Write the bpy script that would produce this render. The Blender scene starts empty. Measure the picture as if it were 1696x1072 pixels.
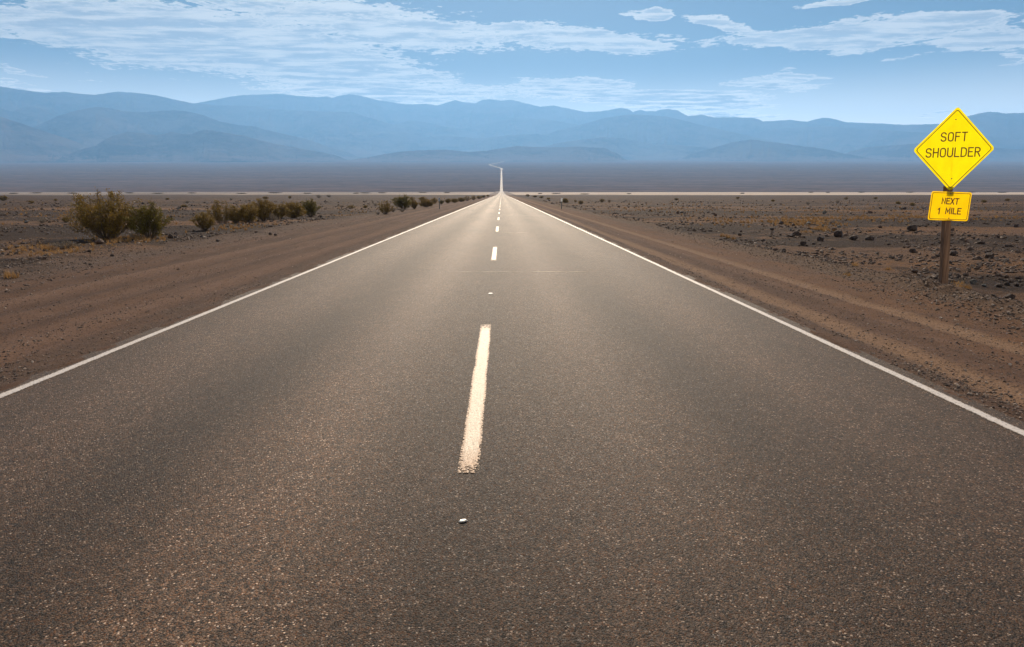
import bpy, bmesh, math, random
import numpy as np
from mathutils import Vector, Matrix

# ---------------------------------------------------------------- camera
SC = bpy.context.scene
COL = SC.collection
R = math.radians
W0, H0, F0 = 1696.0, 1072.0, 1130.7          # photograph size, focal length in its pixels (24 mm on 36 mm)
CAM_H = 1.545
PITCH = math.atan((536 - 320) / F0)
YAW = math.atan((848 - 831) / F0)
cam_d = bpy.data.cameras.new("camera")
cam = bpy.data.objects.new("camera", cam_d)
COL.objects.link(cam)
cam_d.sensor_width = 36.0
cam_d.lens = 36.0 * F0 / W0
cam_d.clip_start = 0.05
cam_d.clip_end = 120000
cam.location = (0, 0, CAM_H)
cam.rotation_euler = (R(90) - PITCH, 0, -YAW)
SC.camera = cam
CM = cam.rotation_euler.to_matrix()

SUN_EL, SUN_AZ = R(33), R(1.0)
EXPOSURE = 0.6
SKY_STRENGTH = 0.05
HAZE_DENSITY = 8.5e-5
HAZE_COLOR = (0.25, 0.545, 1.0, 1)
SC.view_settings.view_transform = 'Standard'
SC.view_settings.look = 'None'
SC.view_settings.gamma = 1
SC.view_settings.exposure = EXPOSURE
SC.render.engine = 'CYCLES'
SC.cycles.use_denoising = True
SC.cycles.max_bounces = 6
SC.cycles.diffuse_bounces = 3
SC.cycles.volume_bounces = 1
SC.cycles.transparent_max_bounces = 8
SC.cycles.sample_clamp_indirect = 4.0


def pix_dir(px, py):
    return CM @ Vector(((px - W0 / 2) / F0, -(py - H0 / 2) / F0, -1.0))


def az_el(px, py):
    d = pix_dir(px, py)
    return math.atan2(d.x, d.y), math.atan2(d.z, math.hypot(d.x, d.y))


# ---------------------------------------------------------------- node helper
class G:
    def __init__(s, tree):
        s.t = tree
        s.n = tree.nodes
        s.l = tree.links

    def node(s, typ, **kw):
        n = s.n.new(typ)
        for k, v in kw.items():
            setattr(n, k, v)
        return n

    def put(s, sock, v):
        if isinstance(v, bpy.types.NodeSocket):
            s.l.new(v, sock)
        elif v is not None:
            if isinstance(v, (tuple, list)):
                if len(v) == 3 and sock.type == 'RGBA':
                    v = (*v, 1)
            sock.default_value = v

    def m(s, op, a, b=None, c=None, clamp=False):
        n = s.node('ShaderNodeMath', operation=op, use_clamp=clamp)
        for i, v in enumerate((a, b, c)):
            if v is not None:
                s.put(n.inputs[i], v)
        return n.outputs[0]

    def add(s, a, b): return s.m('ADD', a, b)
    def sub(s, a, b): return s.m('SUBTRACT', a, b)
    def mul(s, a, b): return s.m('MULTIPLY', a, b)

    def v(s, op, a, b=None, out=0):
        n = s.node('ShaderNodeVectorMath', operation=op)
        s.put(n.inputs[0], a)
        if b is not None:
            s.put(n.inputs[3 if op == 'SCALE' else 1], b)
        return n.outputs[out]

    def ss(s, x, a, b):                       # smoothstep from a to b
        n = s.node('ShaderNodeMapRange', interpolation_type='SMOOTHSTEP')
        s.put(n.inputs[0], x)
        if isinstance(a, (int, float)) and isinstance(b, (int, float)) and a > b:
            n.inputs[1].default_value, n.inputs[2].default_value = b, a
            n.inputs[3].default_value, n.inputs[4].default_value = 1, 0
        else:
            s.put(n.inputs[1], a)
            s.put(n.inputs[2], b)
        return n.outputs[0]

    def lin(s, x, a, b, c, d):
        n = s.node('ShaderNodeMapRange')
        s.put(n.inputs[0], x)
        for i, q in enumerate((a, b, c, d)):
            s.put(n.inputs[i + 1], q)
        return n.outputs[0]

    def mix(s, f, a, b, mode='MIX'):
        n = s.node('ShaderNodeMix', data_type='RGBA', blend_type=mode)
        s.put(n.inputs[0], f)
        s.put(n.inputs[6], a)
        s.put(n.inputs[7], b)
        return n.outputs[2]

    def noise(s, vec, scale, detail=4, rough=0.55, dist=0.0, color=False, lac=2.0):
        n = s.node('ShaderNodeTexNoise')
        s.put(n.inputs['Vector'], vec)
        n.inputs['Scale'].default_value = scale
        n.inputs['Detail'].default_value = detail
        n.inputs['Roughness'].default_value = rough
        n.inputs['Distortion'].default_value = dist
        n.inputs['Lacunarity'].default_value = lac
        return n.outputs[1 if color else 0]

    def voro(s, vec, scale, feature='F1', rand=1.0):
        n = s.node('ShaderNodeTexVoronoi', feature=feature)
        s.put(n.inputs['Vector'], vec)
        n.inputs['Scale'].default_value = scale
        n.inputs['Randomness'].default_value = rand
        return n

    def xyz(s, vec):
        n = s.node('ShaderNodeSeparateXYZ')
        s.put(n.inputs[0], vec)
        return n.outputs

    def comb(s, x, y, z=0.0):
        n = s.node('ShaderNodeCombineXYZ')
        s.put(n.inputs[0], x)
        s.put(n.inputs[1], y)
        s.put(n.inputs[2], z)
        return n.outputs[0]

    def scl(s, vec, sx, sy, sz=1.0):
        return s.v('MULTIPLY', vec, (sx, sy, sz))

    def bump(s, h, strength, dist, normal=None):
        n = s.node('ShaderNodeBump')
        n.inputs['Strength'].default_value = strength
        n.inputs['Distance'].default_value = dist
        s.put(n.inputs['Height'], h)
        if normal is not None:
            s.put(n.inputs['Normal'], normal)
        return n.outputs[0]


def material(name):
    m = bpy.data.materials.new(name)
    m.use_nodes = True
    g = G(m.node_tree)
    p = m.node_tree.nodes['Principled BSDF']
    return m, g, p


# ---------------------------------------------------------------- sky and sun
world = bpy.data.worlds.new("World")
SC.world = world
world.use_nodes = True
wg = G(world.node_tree)
bg = world.node_tree.nodes['Background']
sky = wg.node('ShaderNodeTexSky', sky_type='NISHITA')
sky.sun_disc = False
sky.sun_elevation = SUN_EL
sky.sun_rotation = SUN_AZ
sky.altitude = 0
sky.air_density = 1.0
sky.dust_density = 0.6
sky.ozone_density = 3.0


def build_sky():
    g = wg
    d = g.node('ShaderNodeTexCoord').outputs['Generated']
    x, y, z = g.xyz(d)
    az = g.mul(g.m('ARCTAN2', x, y), 180 / math.pi)
    el = g.mul(g.m('ARCSINE', z), 180 / math.pi)
    zc = g.m('MAXIMUM', z, 0.035)
    P = g.comb(g.m('DIVIDE', x, zc), g.m('DIVIDE', y, zc), 0.0)      # a flat cloud deck seen in perspective
    wob = g.noise(P, 1.6, 4, 0.55, color=True)
    n_big = g.noise(P, 1.1, 4, 0.55)
    n_mid = g.noise(P, 5.5, 5, 0.6)
    n_fine = g.noise(P, 17.0, 4, 0.6)
    wx, wy, _ = g.xyz(wob)
    azw = g.add(az, g.mul(g.sub(wx, 0.5), 9.0))
    elw = g.add(el, g.mul(g.sub(wy, 0.5), 2.2))
    deck = None
    # cloud banks on the dome: centre and half axes given where they stand in the sky
    banks = [(330, 66, 420, 66, 0.03, 1.0), (120, 45, 240, 46, 0.02, .95), (560, 118, 240, 50, 0.12, 1.0),
             (640, 48, 330, 40, 0.06, .9), (930, 62, 230, 22, 0.10, .85), (480, 12, 360, 24, 0.0, .8),
             (1400, 58, 260, 25, 0.03, 1.15), (1640, 68, 130, 22, 0.05, 1.1), (1195, 40, 90, 15, 0.22, .95),
             (1066, 24, 48, 13, 0.05, 1.05), (1110, 166, 190, 18, 0.06, 1.15), (1290, 133, 95, 14, 0.02, 1.0),
             (1180, 190, 120, 10, 0.05, 1.0), (960, 150, 150, 20, 0.05, .85), (1410, 1, 70, 8, 0.0, 1.1), (28, 119, 44, 7, 0.05, .9),
             (30, 143, 52, 6, 0.08, 1.05), (140, 128, 18, 4, 0, .8), (1550, 186, 70, 6, 0.0, .8),
             (1500, 96, 60, 5, 0, .6), (1690, 96, 40, 6, 0, .9), (640, 150, 260, 26, 0.02, .95), (620, 164, 220, 14, 0, .9)]
    for cx, cy, rx, ry, tilt, w in banks:
        a0, e0 = az_el(cx, cy)
        a1, _ = az_el(cx + rx, cy)
        a2, _ = az_el(cx - rx, cy)
        _, e1 = az_el(cx, cy - ry)
        ra, re = math.degrees(abs(a1 - a2) / 2), math.degrees(abs(e1 - e0))
        da = g.sub(azw, math.degrees(a0))
        de = g.add(g.sub(elw, math.degrees(e0)), g.mul(da, tilt))
        q = g.m('SQRT', g.add(g.m('POWER', g.m('ABSOLUTE', g.m('DIVIDE', da, ra)), 2),
                              g.m('POWER', g.m('ABSOLUTE', g.m('DIVIDE', de, re)), 2)))
        k = g.mul(g.ss(q, 1.45, 0.25), w)
        deck = k if deck is None else g.m('MAXIMUM', deck, k)
    body = g.add(g.add(g.mul(g.sub(n_big, .5), 0.9), g.mul(g.sub(n_mid, .5), 1.3)), g.mul(g.sub(n_fine, .5), 1.1))
    body = g.add(body, g.sub(g.mul(deck, 1.06), .45))
    dens = g.mul(g.ss(body, 0.0, 0.20), g.ss(deck, 0.05, 0.3))
    shade = g.noise(g.scl(P, 0.7, 1.6), 3.2, 5, 0.6)
    grey = g.mul(g.ss(body, 0.10, 0.5), g.ss(shade, 0.38, 0.58))
    # the air thickens to a pale veil towards the horizon, beyond the mountains
    veil = g.m('POWER', g.ss(el, 11.0, 3.0), 1.6)
    ccol = g.mix(grey, g.mix(veil, (11.6, 10.6, 9.2), (36, 32.5, 27.5)), (5.2, 5.2, 5.4))
    skyc = g.node('ShaderNodeHueSaturation')
    skyc.inputs['Saturation'].default_value = 1.4
    skyc.inputs['Value'].default_value = 0.28
    g.put(skyc.inputs['Color'], sky.outputs[0])
    blue = g.mix(g.mul(veil, .9), skyc.outputs[0], (36.0, 33.0, 28.0))
    col = g.mix(g.mul(dens, 0.93), blue, ccol)
    # unseen broken cloud added behind the traveller as fill light on near sides
    back = g.mul(g.ss(y, -0.05, -0.35), g.ss(z, 0.02, 0.12))
    bn = g.add(g.mul(g.noise(d, 3.0, 5, .6), .8), g.mul(g.noise(d, 9.0, 4, .6), .3))
    col = g.mix(g.mul(back, g.ss(bn, .46, .60)), col, (15.0, 14.6, 14.0))
    g.put(bg.inputs['Color'], col)
    bg.inputs['Strength'].default_value = SKY_STRENGTH


build_sky()
sun_d = bpy.data.lights.new("sun", 'SUN')
sun_d.energy = 5.0
sun_d.angle = R(0.53)
sun_d.color = (1.0, 0.82, 0.62)
sun = bpy.data.objects.new("sun", sun_d)
COL.objects.link(sun)
sdir = Vector((math.sin(SUN_AZ) * math.cos(SUN_EL), math.cos(SUN_AZ) * math.cos(SUN_EL), math.sin(SUN_EL)))
sun.rotation_euler = sdir.to_track_quat('Z', 'Y').to_euler()
sun.location = (0, 0, 60)

# ---------------------------------------------------------------- numeric noise
def _hash(ix, iy, seed):
    n = (ix.astype(np.int64) * 374761393 + iy.astype(np.int64) * 668265263 + seed * 974634777) & 0xFFFFFFFF
    n = ((n ^ (n >> 13)) * 1274126177) & 0xFFFFFFFF
    n = (n ^ (n >> 16)) & 0xFFFFFFFF
    return n / 4294967295.0


def vnoise(x, y, seed=0):
    x = np.asarray(x, dtype=float)
    y = np.asarray(y, dtype=float)
    ix, iy = np.floor(x), np.floor(y)
    fx, fy = x - ix, y - iy
    fx = fx * fx * fx * (fx * (fx * 6 - 15) + 10)
    fy = fy * fy * fy * (fy * (fy * 6 - 15) + 10)
    a, b = _hash(ix, iy, seed), _hash(ix + 1, iy, seed)
    c, d = _hash(ix, iy + 1, seed), _hash(ix + 1, iy + 1, seed)
    return (a + (b - a) * fx) * (1 - fy) + (c + (d - c) * fx) * fy


def fbm(x, y, oct=4, seed=0, gain=0.5):
    s, a, t = 0, 1.0, 0
    for i in range(oct):
        s = s + a * (vnoise(x * 2 ** i + 17.3 * i, y * 2 ** i - 9.1 * i, seed + i) * 2 - 1)
        t += a
        a *= gain
    return s / t


def ridged(x, y, oct=4, seed=0):
    s, a, t = 0, 1.0, 0
    for i in range(oct):
        n = 1 - np.abs(vnoise(x * 2 ** i + 3.7 * i, y * 2 ** i + 5.1 * i, seed + i) * 2 - 1)
        s = s + a * n * n
        t += a
        a *= 0.5
    return s / t


def sstep(x, a, b):
    t = np.clip((x - a) / (b - a), 0, 1)
    return t * t * (3 - 2 * t)


# ---------------------------------------------------------------- ground heights
EDGE_L, EDGE_R, MID = -3.88, 3.41, -0.235
PAVE_L, PAVE_R = EDGE_L - 0.17, EDGE_R + 0.17
PLAIN_END, FAN_START, TRUE_END = 700.0, 1600.0, 5480.0
_fy = np.array([1600, 2200, 3200, 4600, 6200, 8200, 10000, 12500, 16000, 24000, 30000.0])
_fp = np.array([318.5, 308, 293, 280, 273, 268.0, 265.5, 262, 258, 256, 255.0])
_fz = np.array([CAM_H + yy * (pix_dir(831, pp).z / pix_dir(831, pp).y) for yy, pp in zip(_fy, _fp)])


def far_z(y):
    y = np.asarray(y, dtype=float)
    playa = -0.5 + (y - PLAIN_END) * ((_fz[0] + 0.5) / (FAN_START - PLAIN_END))
    return np.where(y < FAN_START, playa, np.interp(y, _fy, _fz))


def road_z(y):
    y = np.asarray(y, dtype=float)
    return np.where(y < FAN_START, np.maximum(0.0, far_z(y) + 0.6), far_z(y) + 0.6 + 1.6 * sstep(y, 1600, 2400))


RUTS = [(-4.75, .13, .010), (-5.45, .20, .018), (-6.25, .16, .014), (-6.95, .22, .022), (-8.05, .30, .045), (-8.75, .22, .03),
        (4.02, .16, .018), (5.36, .15, .02), (6.2, .2, .012)]


def shoulder_left(y): return -11.2 - 1.2 * (vnoise(y * 0.11, 0 * y, 5) - .5) - 1.0 * (vnoise(y * 0.5, 0 * y + 3, 6) - .5)
def shoulder_right(y): return 7.0 + 0.7 * (vnoise(y * 0.13, 0 * y + 7, 7) - .5)


def ground_z(x, y):
    x = np.asarray(x, dtype=float)
    y = np.asarray(y, dtype=float)
    dl, dr = PAVE_L - x, x - PAVE_R
    d = np.maximum(dl, dr)                                # distance outside the asphalt
    near = sstep(300 - np.abs(y), 0, 250)
    n1 = fbm(x * 0.9, y * 0.9, 4, 11)
    z = -0.02 - 0.02 * np.clip(d, 0, 6)
    sl, sr = shoulder_left(y), shoulder_right(y)
    for rx, w, dep in RUTS:
        xx = x - rx - 0.12 * (vnoise(y * 0.06, 0 * y + rx, 21) - .5) - .05 * (vnoise(y * .4, 0 * y + rx, 22) - .5)
        q = np.abs(xx) / w
        z = z + near * (-dep * np.exp(-q * q) + dep * 0.55 * np.exp(-((q - 1.7) ** 2) * 2.2))
    z = z + near * 0.010 * fbm(x * 2.5, y * 1.2, 3, 31)
    # windrow of graded gravel along the right shoulder and a low one along the left
    amp = 0.55 + 0.9 * vnoise(y * 0.35, 0 * y + 2, 41)
    bx = (x - (sr + 0.35)) / 0.42
    z = z + near * 0.15 * amp * np.exp(-bx * bx) * (0.75 + .5 * fbm(x * 3, y * 3, 3, 42))
    bl = (x - (sl + 0.1)) / 0.5
    z = z + near * 0.09 * (0.4 + vnoise(y * 0.5, 0 * y + 9, 43)) * np.exp(-bl * bl)
    plain = np.maximum(sstep(sl - x, 0, 2.5), sstep(x - sr, 0.5, 3.0))
    z = z + plain * (0.10 * fbm(x * 0.16, y * 0.16, 3, 51) + 0.05 * n1 + 0.03 * fbm(x * 3.1, y * 3.1, 3, 52) - .02)
    z = z + near * 0.012 * n1 * (1 - plain)
    lap = 0.5 * (fbm(x * 0.8, y * 0.7, 3, 62) + .25) + .3 * fbm(x * 5, y * 3.5, 2, 63)
    spill = 0.055 * lap * np.exp(-(d / 0.17) ** 2)
    z = np.where(d < 0, -0.02 - 0.9 * np.maximum(-d - .11, 0) + .015 * np.exp(-(d / .12) ** 2), z + 0.012 * fbm(x * 6, y * 3, 2, 61))
    return np.where(d < -.6, -0.3, z + np.where(np.abs(d) < .6, spill, 0))


def gz(x, y):
    return float(ground_z(np.array([x]), np.array([y]))[0])


def at_many(px, py):
    px, py = np.asarray(px, float), np.asarray(py, float)
    c = np.stack([(px - W0 / 2) / F0, -(py - H0 / 2) / F0, -np.ones_like(px)], -1)
    d = c @ np.array(CM).T
    z = np.zeros_like(px)
    for _ in range(5):
        t = (z - CAM_H) / d[:, 2]
        x, y = d[:, 0] * t, d[:, 1] * t
        z = np.where((x > PAVE_L) & (x < PAVE_R) & (y < 600), 0.003, ground_z(x, y))
    return np.stack([x, y, z], -1)


def at(px, py):
    return Vector(at_many([px], [py])[0])


def metres_per_px(p):
    q = CM.transposed() @ (Vector(p) - cam.location)
    return -q.z / F0


# ---------------------------------------------------------------- object helpers
def link(name, me, mat=None, parent=None):
    o = bpy.data.objects.new(name, me)
    COL.objects.link(o)
    if mat is not None:
        me.materials.append(mat)
    if parent is not None:
        o.parent = parent
    return o


def np_mesh(name, verts, faces, smooth=True):
    """verts (n,3); faces (m,k) all with k corners"""
    me = bpy.data.meshes.new(name)
    verts = np.ascontiguousarray(verts, dtype=np.float32)
    faces = np.ascontiguousarray(faces, dtype=np.int32)
    m, k = faces.shape
    me.vertices.add(len(verts))
    me.vertices.foreach_set('co', verts.ravel())
    me.loops.add(m * k)
    me.loops.foreach_set('vertex_index', faces.ravel())
    me.polygons.add(m)
    me.polygons.foreach_set('loop_start', np.arange(0, m * k, k, dtype=np.int32))
    me.polygons.foreach_set('loop_total', np.full(m, k, dtype=np.int32))
    me.polygons.foreach_set('use_smooth', np.full(m, smooth, dtype=bool))
    me.update(calc_edges=True)
    return me


def grid_faces(nr, nc):
    i = np.arange(nr - 1)[:, None] * nc + np.arange(nc - 1)[None, :]
    return np.stack([i, i + 1, i + nc + 1, i + nc], -1).reshape(-1, 4)


def structure(o, label=None):
    o['kind'] = 'structure'
    if label:
        o['label'] = label
    return o


def tag(o, label, cat, group=None, kind=None):
    o['label'] = label
    o['category'] = cat
    if group:
        o['group'] = group
    if kind:
        o['kind'] = kind
    return o


def empty(name, loc, rz=0.0):
    o = bpy.data.objects.new(name, None)
    COL.objects.link(o)
    o.location = loc
    o.rotation_euler = (0, 0, rz)
    o.empty_display_size = 0.1
    return o


def copy_tree(o, parent=None):
    c = o.copy()
    COL.objects.link(c)
    if parent is not None:
        c.parent = parent
    for ch in list(o.children):
        copy_tree(ch, c)
    return c


# ---------------------------------------------------------------- materials of the setting
def mat_asphalt():
    m, g, p = material('asphalt')
    P = g.node('ShaderNodeTexCoord').outputs['Object']
    x, y, z = g.xyz(P)
    v1 = g.voro(P, 135)
    v2 = g.voro(P, 290)
    r1, r2, r3 = g.xyz(v1.outputs['Color'])
    s1, s2, s3 = g.xyz(v2.outputs['Color'])
    big = g.noise(g.scl(P, 0.9, 0.16), 1.0, 4, 0.6)
    mid = g.noise(P, 7, 3, 0.6)
    # polished wheel paths with sun glare painted in; lane middles and joint oily, dark
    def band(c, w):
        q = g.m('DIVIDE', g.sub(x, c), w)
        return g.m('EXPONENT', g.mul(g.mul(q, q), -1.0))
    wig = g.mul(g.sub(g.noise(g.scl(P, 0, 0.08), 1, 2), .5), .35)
    path_glare = g.add(g.add(g.mul(band(-1.15, .45), 1.35), g.mul(band(-2.95, .5), .8)), g.add(g.mul(band(0.8, .4), .8), g.mul(band(2.5, .5), .55)))
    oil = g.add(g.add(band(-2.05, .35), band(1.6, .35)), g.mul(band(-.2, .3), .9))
    v3 = g.voro(P, 46)                                # coarser chippings
    q1, q2, q3 = g.xyz(v3.outputs['Color'])
    grain = g.noise(P, 24, 2, .8)
    stone = g.mix(g.ss(r1, .25, .95), (0.004, 0.003, 0.002), (0.185, 0.120, 0.078))
    stone = g.mix(g.ss(r2, .70, .9), stone, (0.120, 0.056, 0.025))
    stone = g.mix(g.ss(r3, .966, .985), stone, (0.52, 0.42, 0.33))
    coarse = g.mix(g.ss(q1, .35, .9), (0.010, 0.007, 0.005), (0.150, 0.100, 0.066))
    stone = g.mix(g.mul(g.ss(q2, .55, .7), g.ss(v3.outputs['Distance'], .55, .35)), stone, coarse)
    fine = g.mix(s1, (0.006, 0.0045, 0.0035), (0.110, 0.072, 0.047))
    col = g.mix(g.ss(v1.outputs['Distance'], .45, .75), stone, fine)
    tone = g.add(g.lin(big, .3, .7, .62, 1.0), g.mul(g.sub(g.mul(path_glare, .58), g.mul(oil, .32)), g.lin(g.noise(g.scl(P, .5, .11), 1, 3), .3, .7, .1, 1.2)))
    mott = g.mul(g.lin(g.noise(g.scl(P, 1, .5), 3.1, 5, .75), .3, .7, .80, 1.16), g.lin(g.noise(P, 11, 3, .8), .3, .7, .84, 1.14))
    tone = g.mul(tone, mott)
    tone = g.mul(tone, g.mul(g.lin(mid, .3, .7, .86, 1.10), g.lin(grain, .3, .7, .62, 1.34)))
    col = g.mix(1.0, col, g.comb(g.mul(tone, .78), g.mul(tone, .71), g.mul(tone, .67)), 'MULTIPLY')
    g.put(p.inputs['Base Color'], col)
    mica = g.ss(r2, .985, .992)                          # polished chips that catch the sun
    rough = g.sub(g.sub(g.add(.62, g.mul(r2, .2)), g.mul(path_glare, .03)), g.mul(mica, .32))
    g.put(p.inputs['Roughness'], rough)
    g.put(p.inputs['Specular IOR Level'], g.add(.19, g.mul(mica, .30)))
    h = g.add(g.mul(g.ss(v1.outputs['Distance'], .75, .1), 1.0), g.mul(g.ss(v2.outputs['Distance'], .7, .1), .35))
    b = g.bump(h, 0.6, 0.004)
    facet = g.v('SCALE', g.v('SUBTRACT', v2.outputs['Color'], (.5, .5, .5)), 0.42)
    nrm = g.v('NORMALIZE', g.v('ADD', b, facet))
    g.put(p.inputs['Normal'], nrm)
    return m


def mat_paint(name, worn=0.0, color=(0.80, 0.74, 0.66), stain=(0.50, 0.34, 0.18)):
    """road paint; the 'wear' attribute is 0 in the sound middle of a line and 1 along its abraded rim"""
    m, g, p = material(name)
    out = m.node_tree.nodes['Material Output']
    P = g.node('ShaderNodeTexCoord').outputs['Object']
    wear = g.node('ShaderNodeAttribute', attribute_name='wear').outputs['Fac']
    v = g.voro(P, 95)
    r1, r2, r3 = g.xyz(v.outputs['Color'])
    n = g.noise(g.scl(P, 1, .2), 11, 5, .65)
    n2 = g.noise(g.scl(P, 6, .5), 2.0, 4, .65)
    loss = g.add(g.add(g.mul(n, .5), g.mul(r1, .42)), g.add(g.mul(wear, .62), g.mul(g.sub(n2, .5), .35)))
    chips = g.ss(loss, .93 - worn, 1.12 - worn)
    c = g.mix(g.ss(g.add(g.mul(wear, .9), g.mul(n2, .6)), .38, 1.0), color, stain)
    c = g.mix(g.mul(g.ss(r2, .72, .9), .55), c, tuple(q * .35 for q in stain))
    g.put(p.inputs['Base Color'], c)
    p.inputs['Roughness'].default_value = 0.55
    p.inputs['Specular IOR Level'].default_value = 0.4
    h = g.ss(v.outputs['Distance'], .75, .1)
    g.put(p.inputs['Normal'], g.bump(h, 0.5, 0.003))
    tr = g.node('ShaderNodeBsdfTransparent')
    mx = g.node('ShaderNodeMixShader')
    g.put(mx.inputs[0], chips)
    g.l.new(p.outputs[0], mx.inputs[1])
    g.l.new(tr.outputs[0], mx.inputs[2])
    g.l.new(mx.outputs[0], out.inputs['Surface'])
    return m


def mat_ground():
    m, g, p = material('desert_ground')
    P = g.node('ShaderNodeTexCoord').outputs['Object']
    x, y, z = g.xyz(P)
    wob = g.noise(P, 0.55, 4, .6)
    wob2 = g.noise(P, 2.2, 4, .65)
    w = g.add(g.mul(g.sub(wob, .5), 3.0), g.mul(g.sub(wob2, .5), 1.2))
    left = g.ss(g.sub(-11.0, g.add(x, w)), -1.0, 1.0)
    right = g.ss(g.sub(g.add(x, g.mul(w, .6)), 7.5), -.5, .9)
    plain = g.m('MAXIMUM', left, right)
    # graded dirt
    streak = g.noise(g.scl(P, 1.7, .07), 1.0, 5, .6)
    blot = g.noise(P, .8, 5, .62)
    grit = g.voro(P, 42)
    grit2 = g.voro(P, 130)
    a1, a2, a3 = g.xyz(grit.outputs['Color'])
    b1, b2, b3 = g.xyz(grit2.outputs['Color'])
    dirt = g.mix(g.ss(streak, .35, .68), (0.088, 0.050, 0.033), (0.170, 0.106, 0.074))
    dirt = g.mix(g.ss(blot, .38, .72), dirt, (0.128, 0.072, 0.044))
    rightside = g.ss(x, 0, 1)
    ochre = g.mul(g.ss(g.m('ABSOLUTE', g.sub(x, 5.9)), 1.5, .2), rightside)
    dirt = g.mix(g.mul(ochre, g.ss(blot, .3, .6)), dirt, (0.155, 0.080, 0.038))

    def track(c, wd, sd):
        o = g.mul(g.sub(g.noise(g.comb(0.0, g.mul(y, .06), c), 1, 3), .5), .35)
        return g.ss(g.m('ABSOLUTE', g.sub(g.add(x, o), c)), wd, wd * .25)
    tr = g.m('MAXIMUM', track(4.06, .27, 1), track(5.36, .25, 2))
    dirt = g.mix(g.mul(tr, .95), dirt, (0.25, 0.165, 0.105))
    trl = g.m('MAXIMUM', track(-5.05, .3, 3), track(-7.5, .45, 4))
    dirt = g.mix(g.mul(trl, .75), dirt, (0.175, 0.108, 0.074))
    rut = None
    for c_, w_, k_ in ((-8.25, .45, 1.0), (-6.75, .22, .8), (-5.75, .16, .6), (-4.55, .2, .5), (-9.3, .3, .6), (4.65, .18, .55), (6.15, .25, .5)):
        q_ = g.mul(track(c_, w_, 5), k_)
        rut = q_ if rut is None else g.m('MAXIMUM', rut, q_)
    rut = g.mul(rut, g.ss(g.noise(g.scl(P, 3.0, .45), 1.0, 5, .7), .36, .58))
    dirt = g.mix(g.mul(rut, .8), dirt, (0.072, 0.042, 0.029))
    gband = g.m('MAXIMUM', g.ss(g.m('ABSOLUTE', g.sub(x, 3.78)), .3, .05), g.ss(g.m('ABSOLUTE', g.sub(x, -4.25)), .5, .1))
    gband = g.mul(gband, g.ss(g.noise(g.scl(P, 2, .7), 1.6, 4, .6), .35, .6))
    dirt = g.mix(g.mul(gband, .7), dirt, (0.080, 0.058, 0.045))
    bank = g.ss(g.add(x, g.mul(w, .35)), 6.5, 7.0)
    bank = g.mul(bank, g.ss(g.sub(x, g.mul(w, .3)), 8.4, 7.8))
    dirt = g.mix(g.mul(bank, .75), dirt, (0.115, 0.082, 0.058))
    # stony plain: dark varnished gravel with sandy wash bands and dry grass ground
    pn = g.noise(g.scl(P, .30, .42), 1.0, 6, .68)
    pl = g.noise(g.scl(P, .012, .09), 1.0, 5, .6)
    pf = g.noise(P, 8.0, 6, .78)
    dark = g.mix(g.ss(pf, .40, .62), (0.010, 0.0085, 0.006), (0.070, 0.039, 0.027))
    sand = g.mix(g.ss(pf, .35, .7), (0.155, 0.092, 0.056), (0.27, 0.170, 0.105))
    gold = g.mix(pf, (0.23, 0.112, 0.036), (0.36, 0.185, 0.066))
    near_k = g.ss(y, 40, 14)
    sandm = g.ss(g.add(g.mul(pn, .36), g.mul(pl, .80)), g.sub(.588, g.mul(near_k, .035)), g.sub(.645, g.mul(near_k, .02)))
    sandm = g.mul(sandm, g.lin(y, 55, 160, .9, .15))
    pc = g.mix(sandm, dark, sand)
    gn = g.noise(g.scl(P, .03, .17), 1.0, 5, .65)
    pc = g.mix(g.mul(g.mul(g.ss(gn, .53, .60), g.ss(pf, .42, .6)), g.lin(y, 90, 260, .95, .25)), pc, gold)
    rim = g.mul(g.ss(g.m('ABSOLUTE', g.add(x, 10.6)), 1.7, .5), .55)
    dirt = g.mix(rim, dirt, (0.092, 0.070, 0.058))
    col = g.mix(plain, dirt, pc)
    # loose grit, each grain its own tone
    gr = g.mul(g.ss(grit.outputs['Distance'], .50, .34), g.ss(a2, .60, .75))
    gcol = g.mix(g.ss(a1, .3, .9), (0.030, 0.022, 0.019), (0.16, 0.112, 0.085))
    col = g.mix(g.mul(gr, .8), col, gcol)
    gr2 = g.mul(g.ss(grit2.outputs['Distance'], .55, .4), g.ss(b2, .55, .7))
    col = g.mix(g.mul(gr2, .6), col, g.mix(b1, (0.045, 0.032, 0.026), (0.20, 0.14, 0.105)))
    col = g.mix(1.0, col, (0.73, 0.655, 0.615), 'MULTIPLY')
    g.put(p.inputs['Base Color'], col)
    p.inputs['Roughness'].default_value = 0.95
    p.inputs['Specular IOR Level'].default_value = 0.12
    h = g.add(g.mul(gr, 1.1), g.add(g.mul(gr2, .5), g.mul(g.noise(P, 9, 5, .7), 1.3)))
    b = g.bump(h, 0.75, 0.022)
    b = g.bump(g.mul(pf, plain), 0.9, 0.12, b)
    g.put(p.inputs['Normal'], b)
    return m


def mat_simple(name, c1, c2, scale=1.0, rough=.9, bump=0.0, bdist=.1, stretch=(1, 1, 1), spec=.2, detail=5):
    m, g, p = material(name)
    P = g.scl(g.node('ShaderNodeTexCoord').outputs['Object'], *stretch)
    n = g.noise(P, scale, detail, .62)
    g.put(p.inputs['Base Color'], g.mix(g.ss(n, .32, .68), c1, c2))
    p.inputs['Roughness'].default_value = rough
    p.inputs['Specular IOR Level'].default_value = spec
    if bump:
        g.put(p.inputs['Normal'], g.bump(n, bump, bdist))
    return m


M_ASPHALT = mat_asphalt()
M_EDGE = mat_paint('edge_paint', 0.10, (0.50, 0.45, 0.41), (.34, .28, .23))
M_DASH = mat_paint('centre_paint', 0.0, (0.42, 0.335, 0.235), (.27, .135, .05))
M_GROUND = mat_ground()


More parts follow.
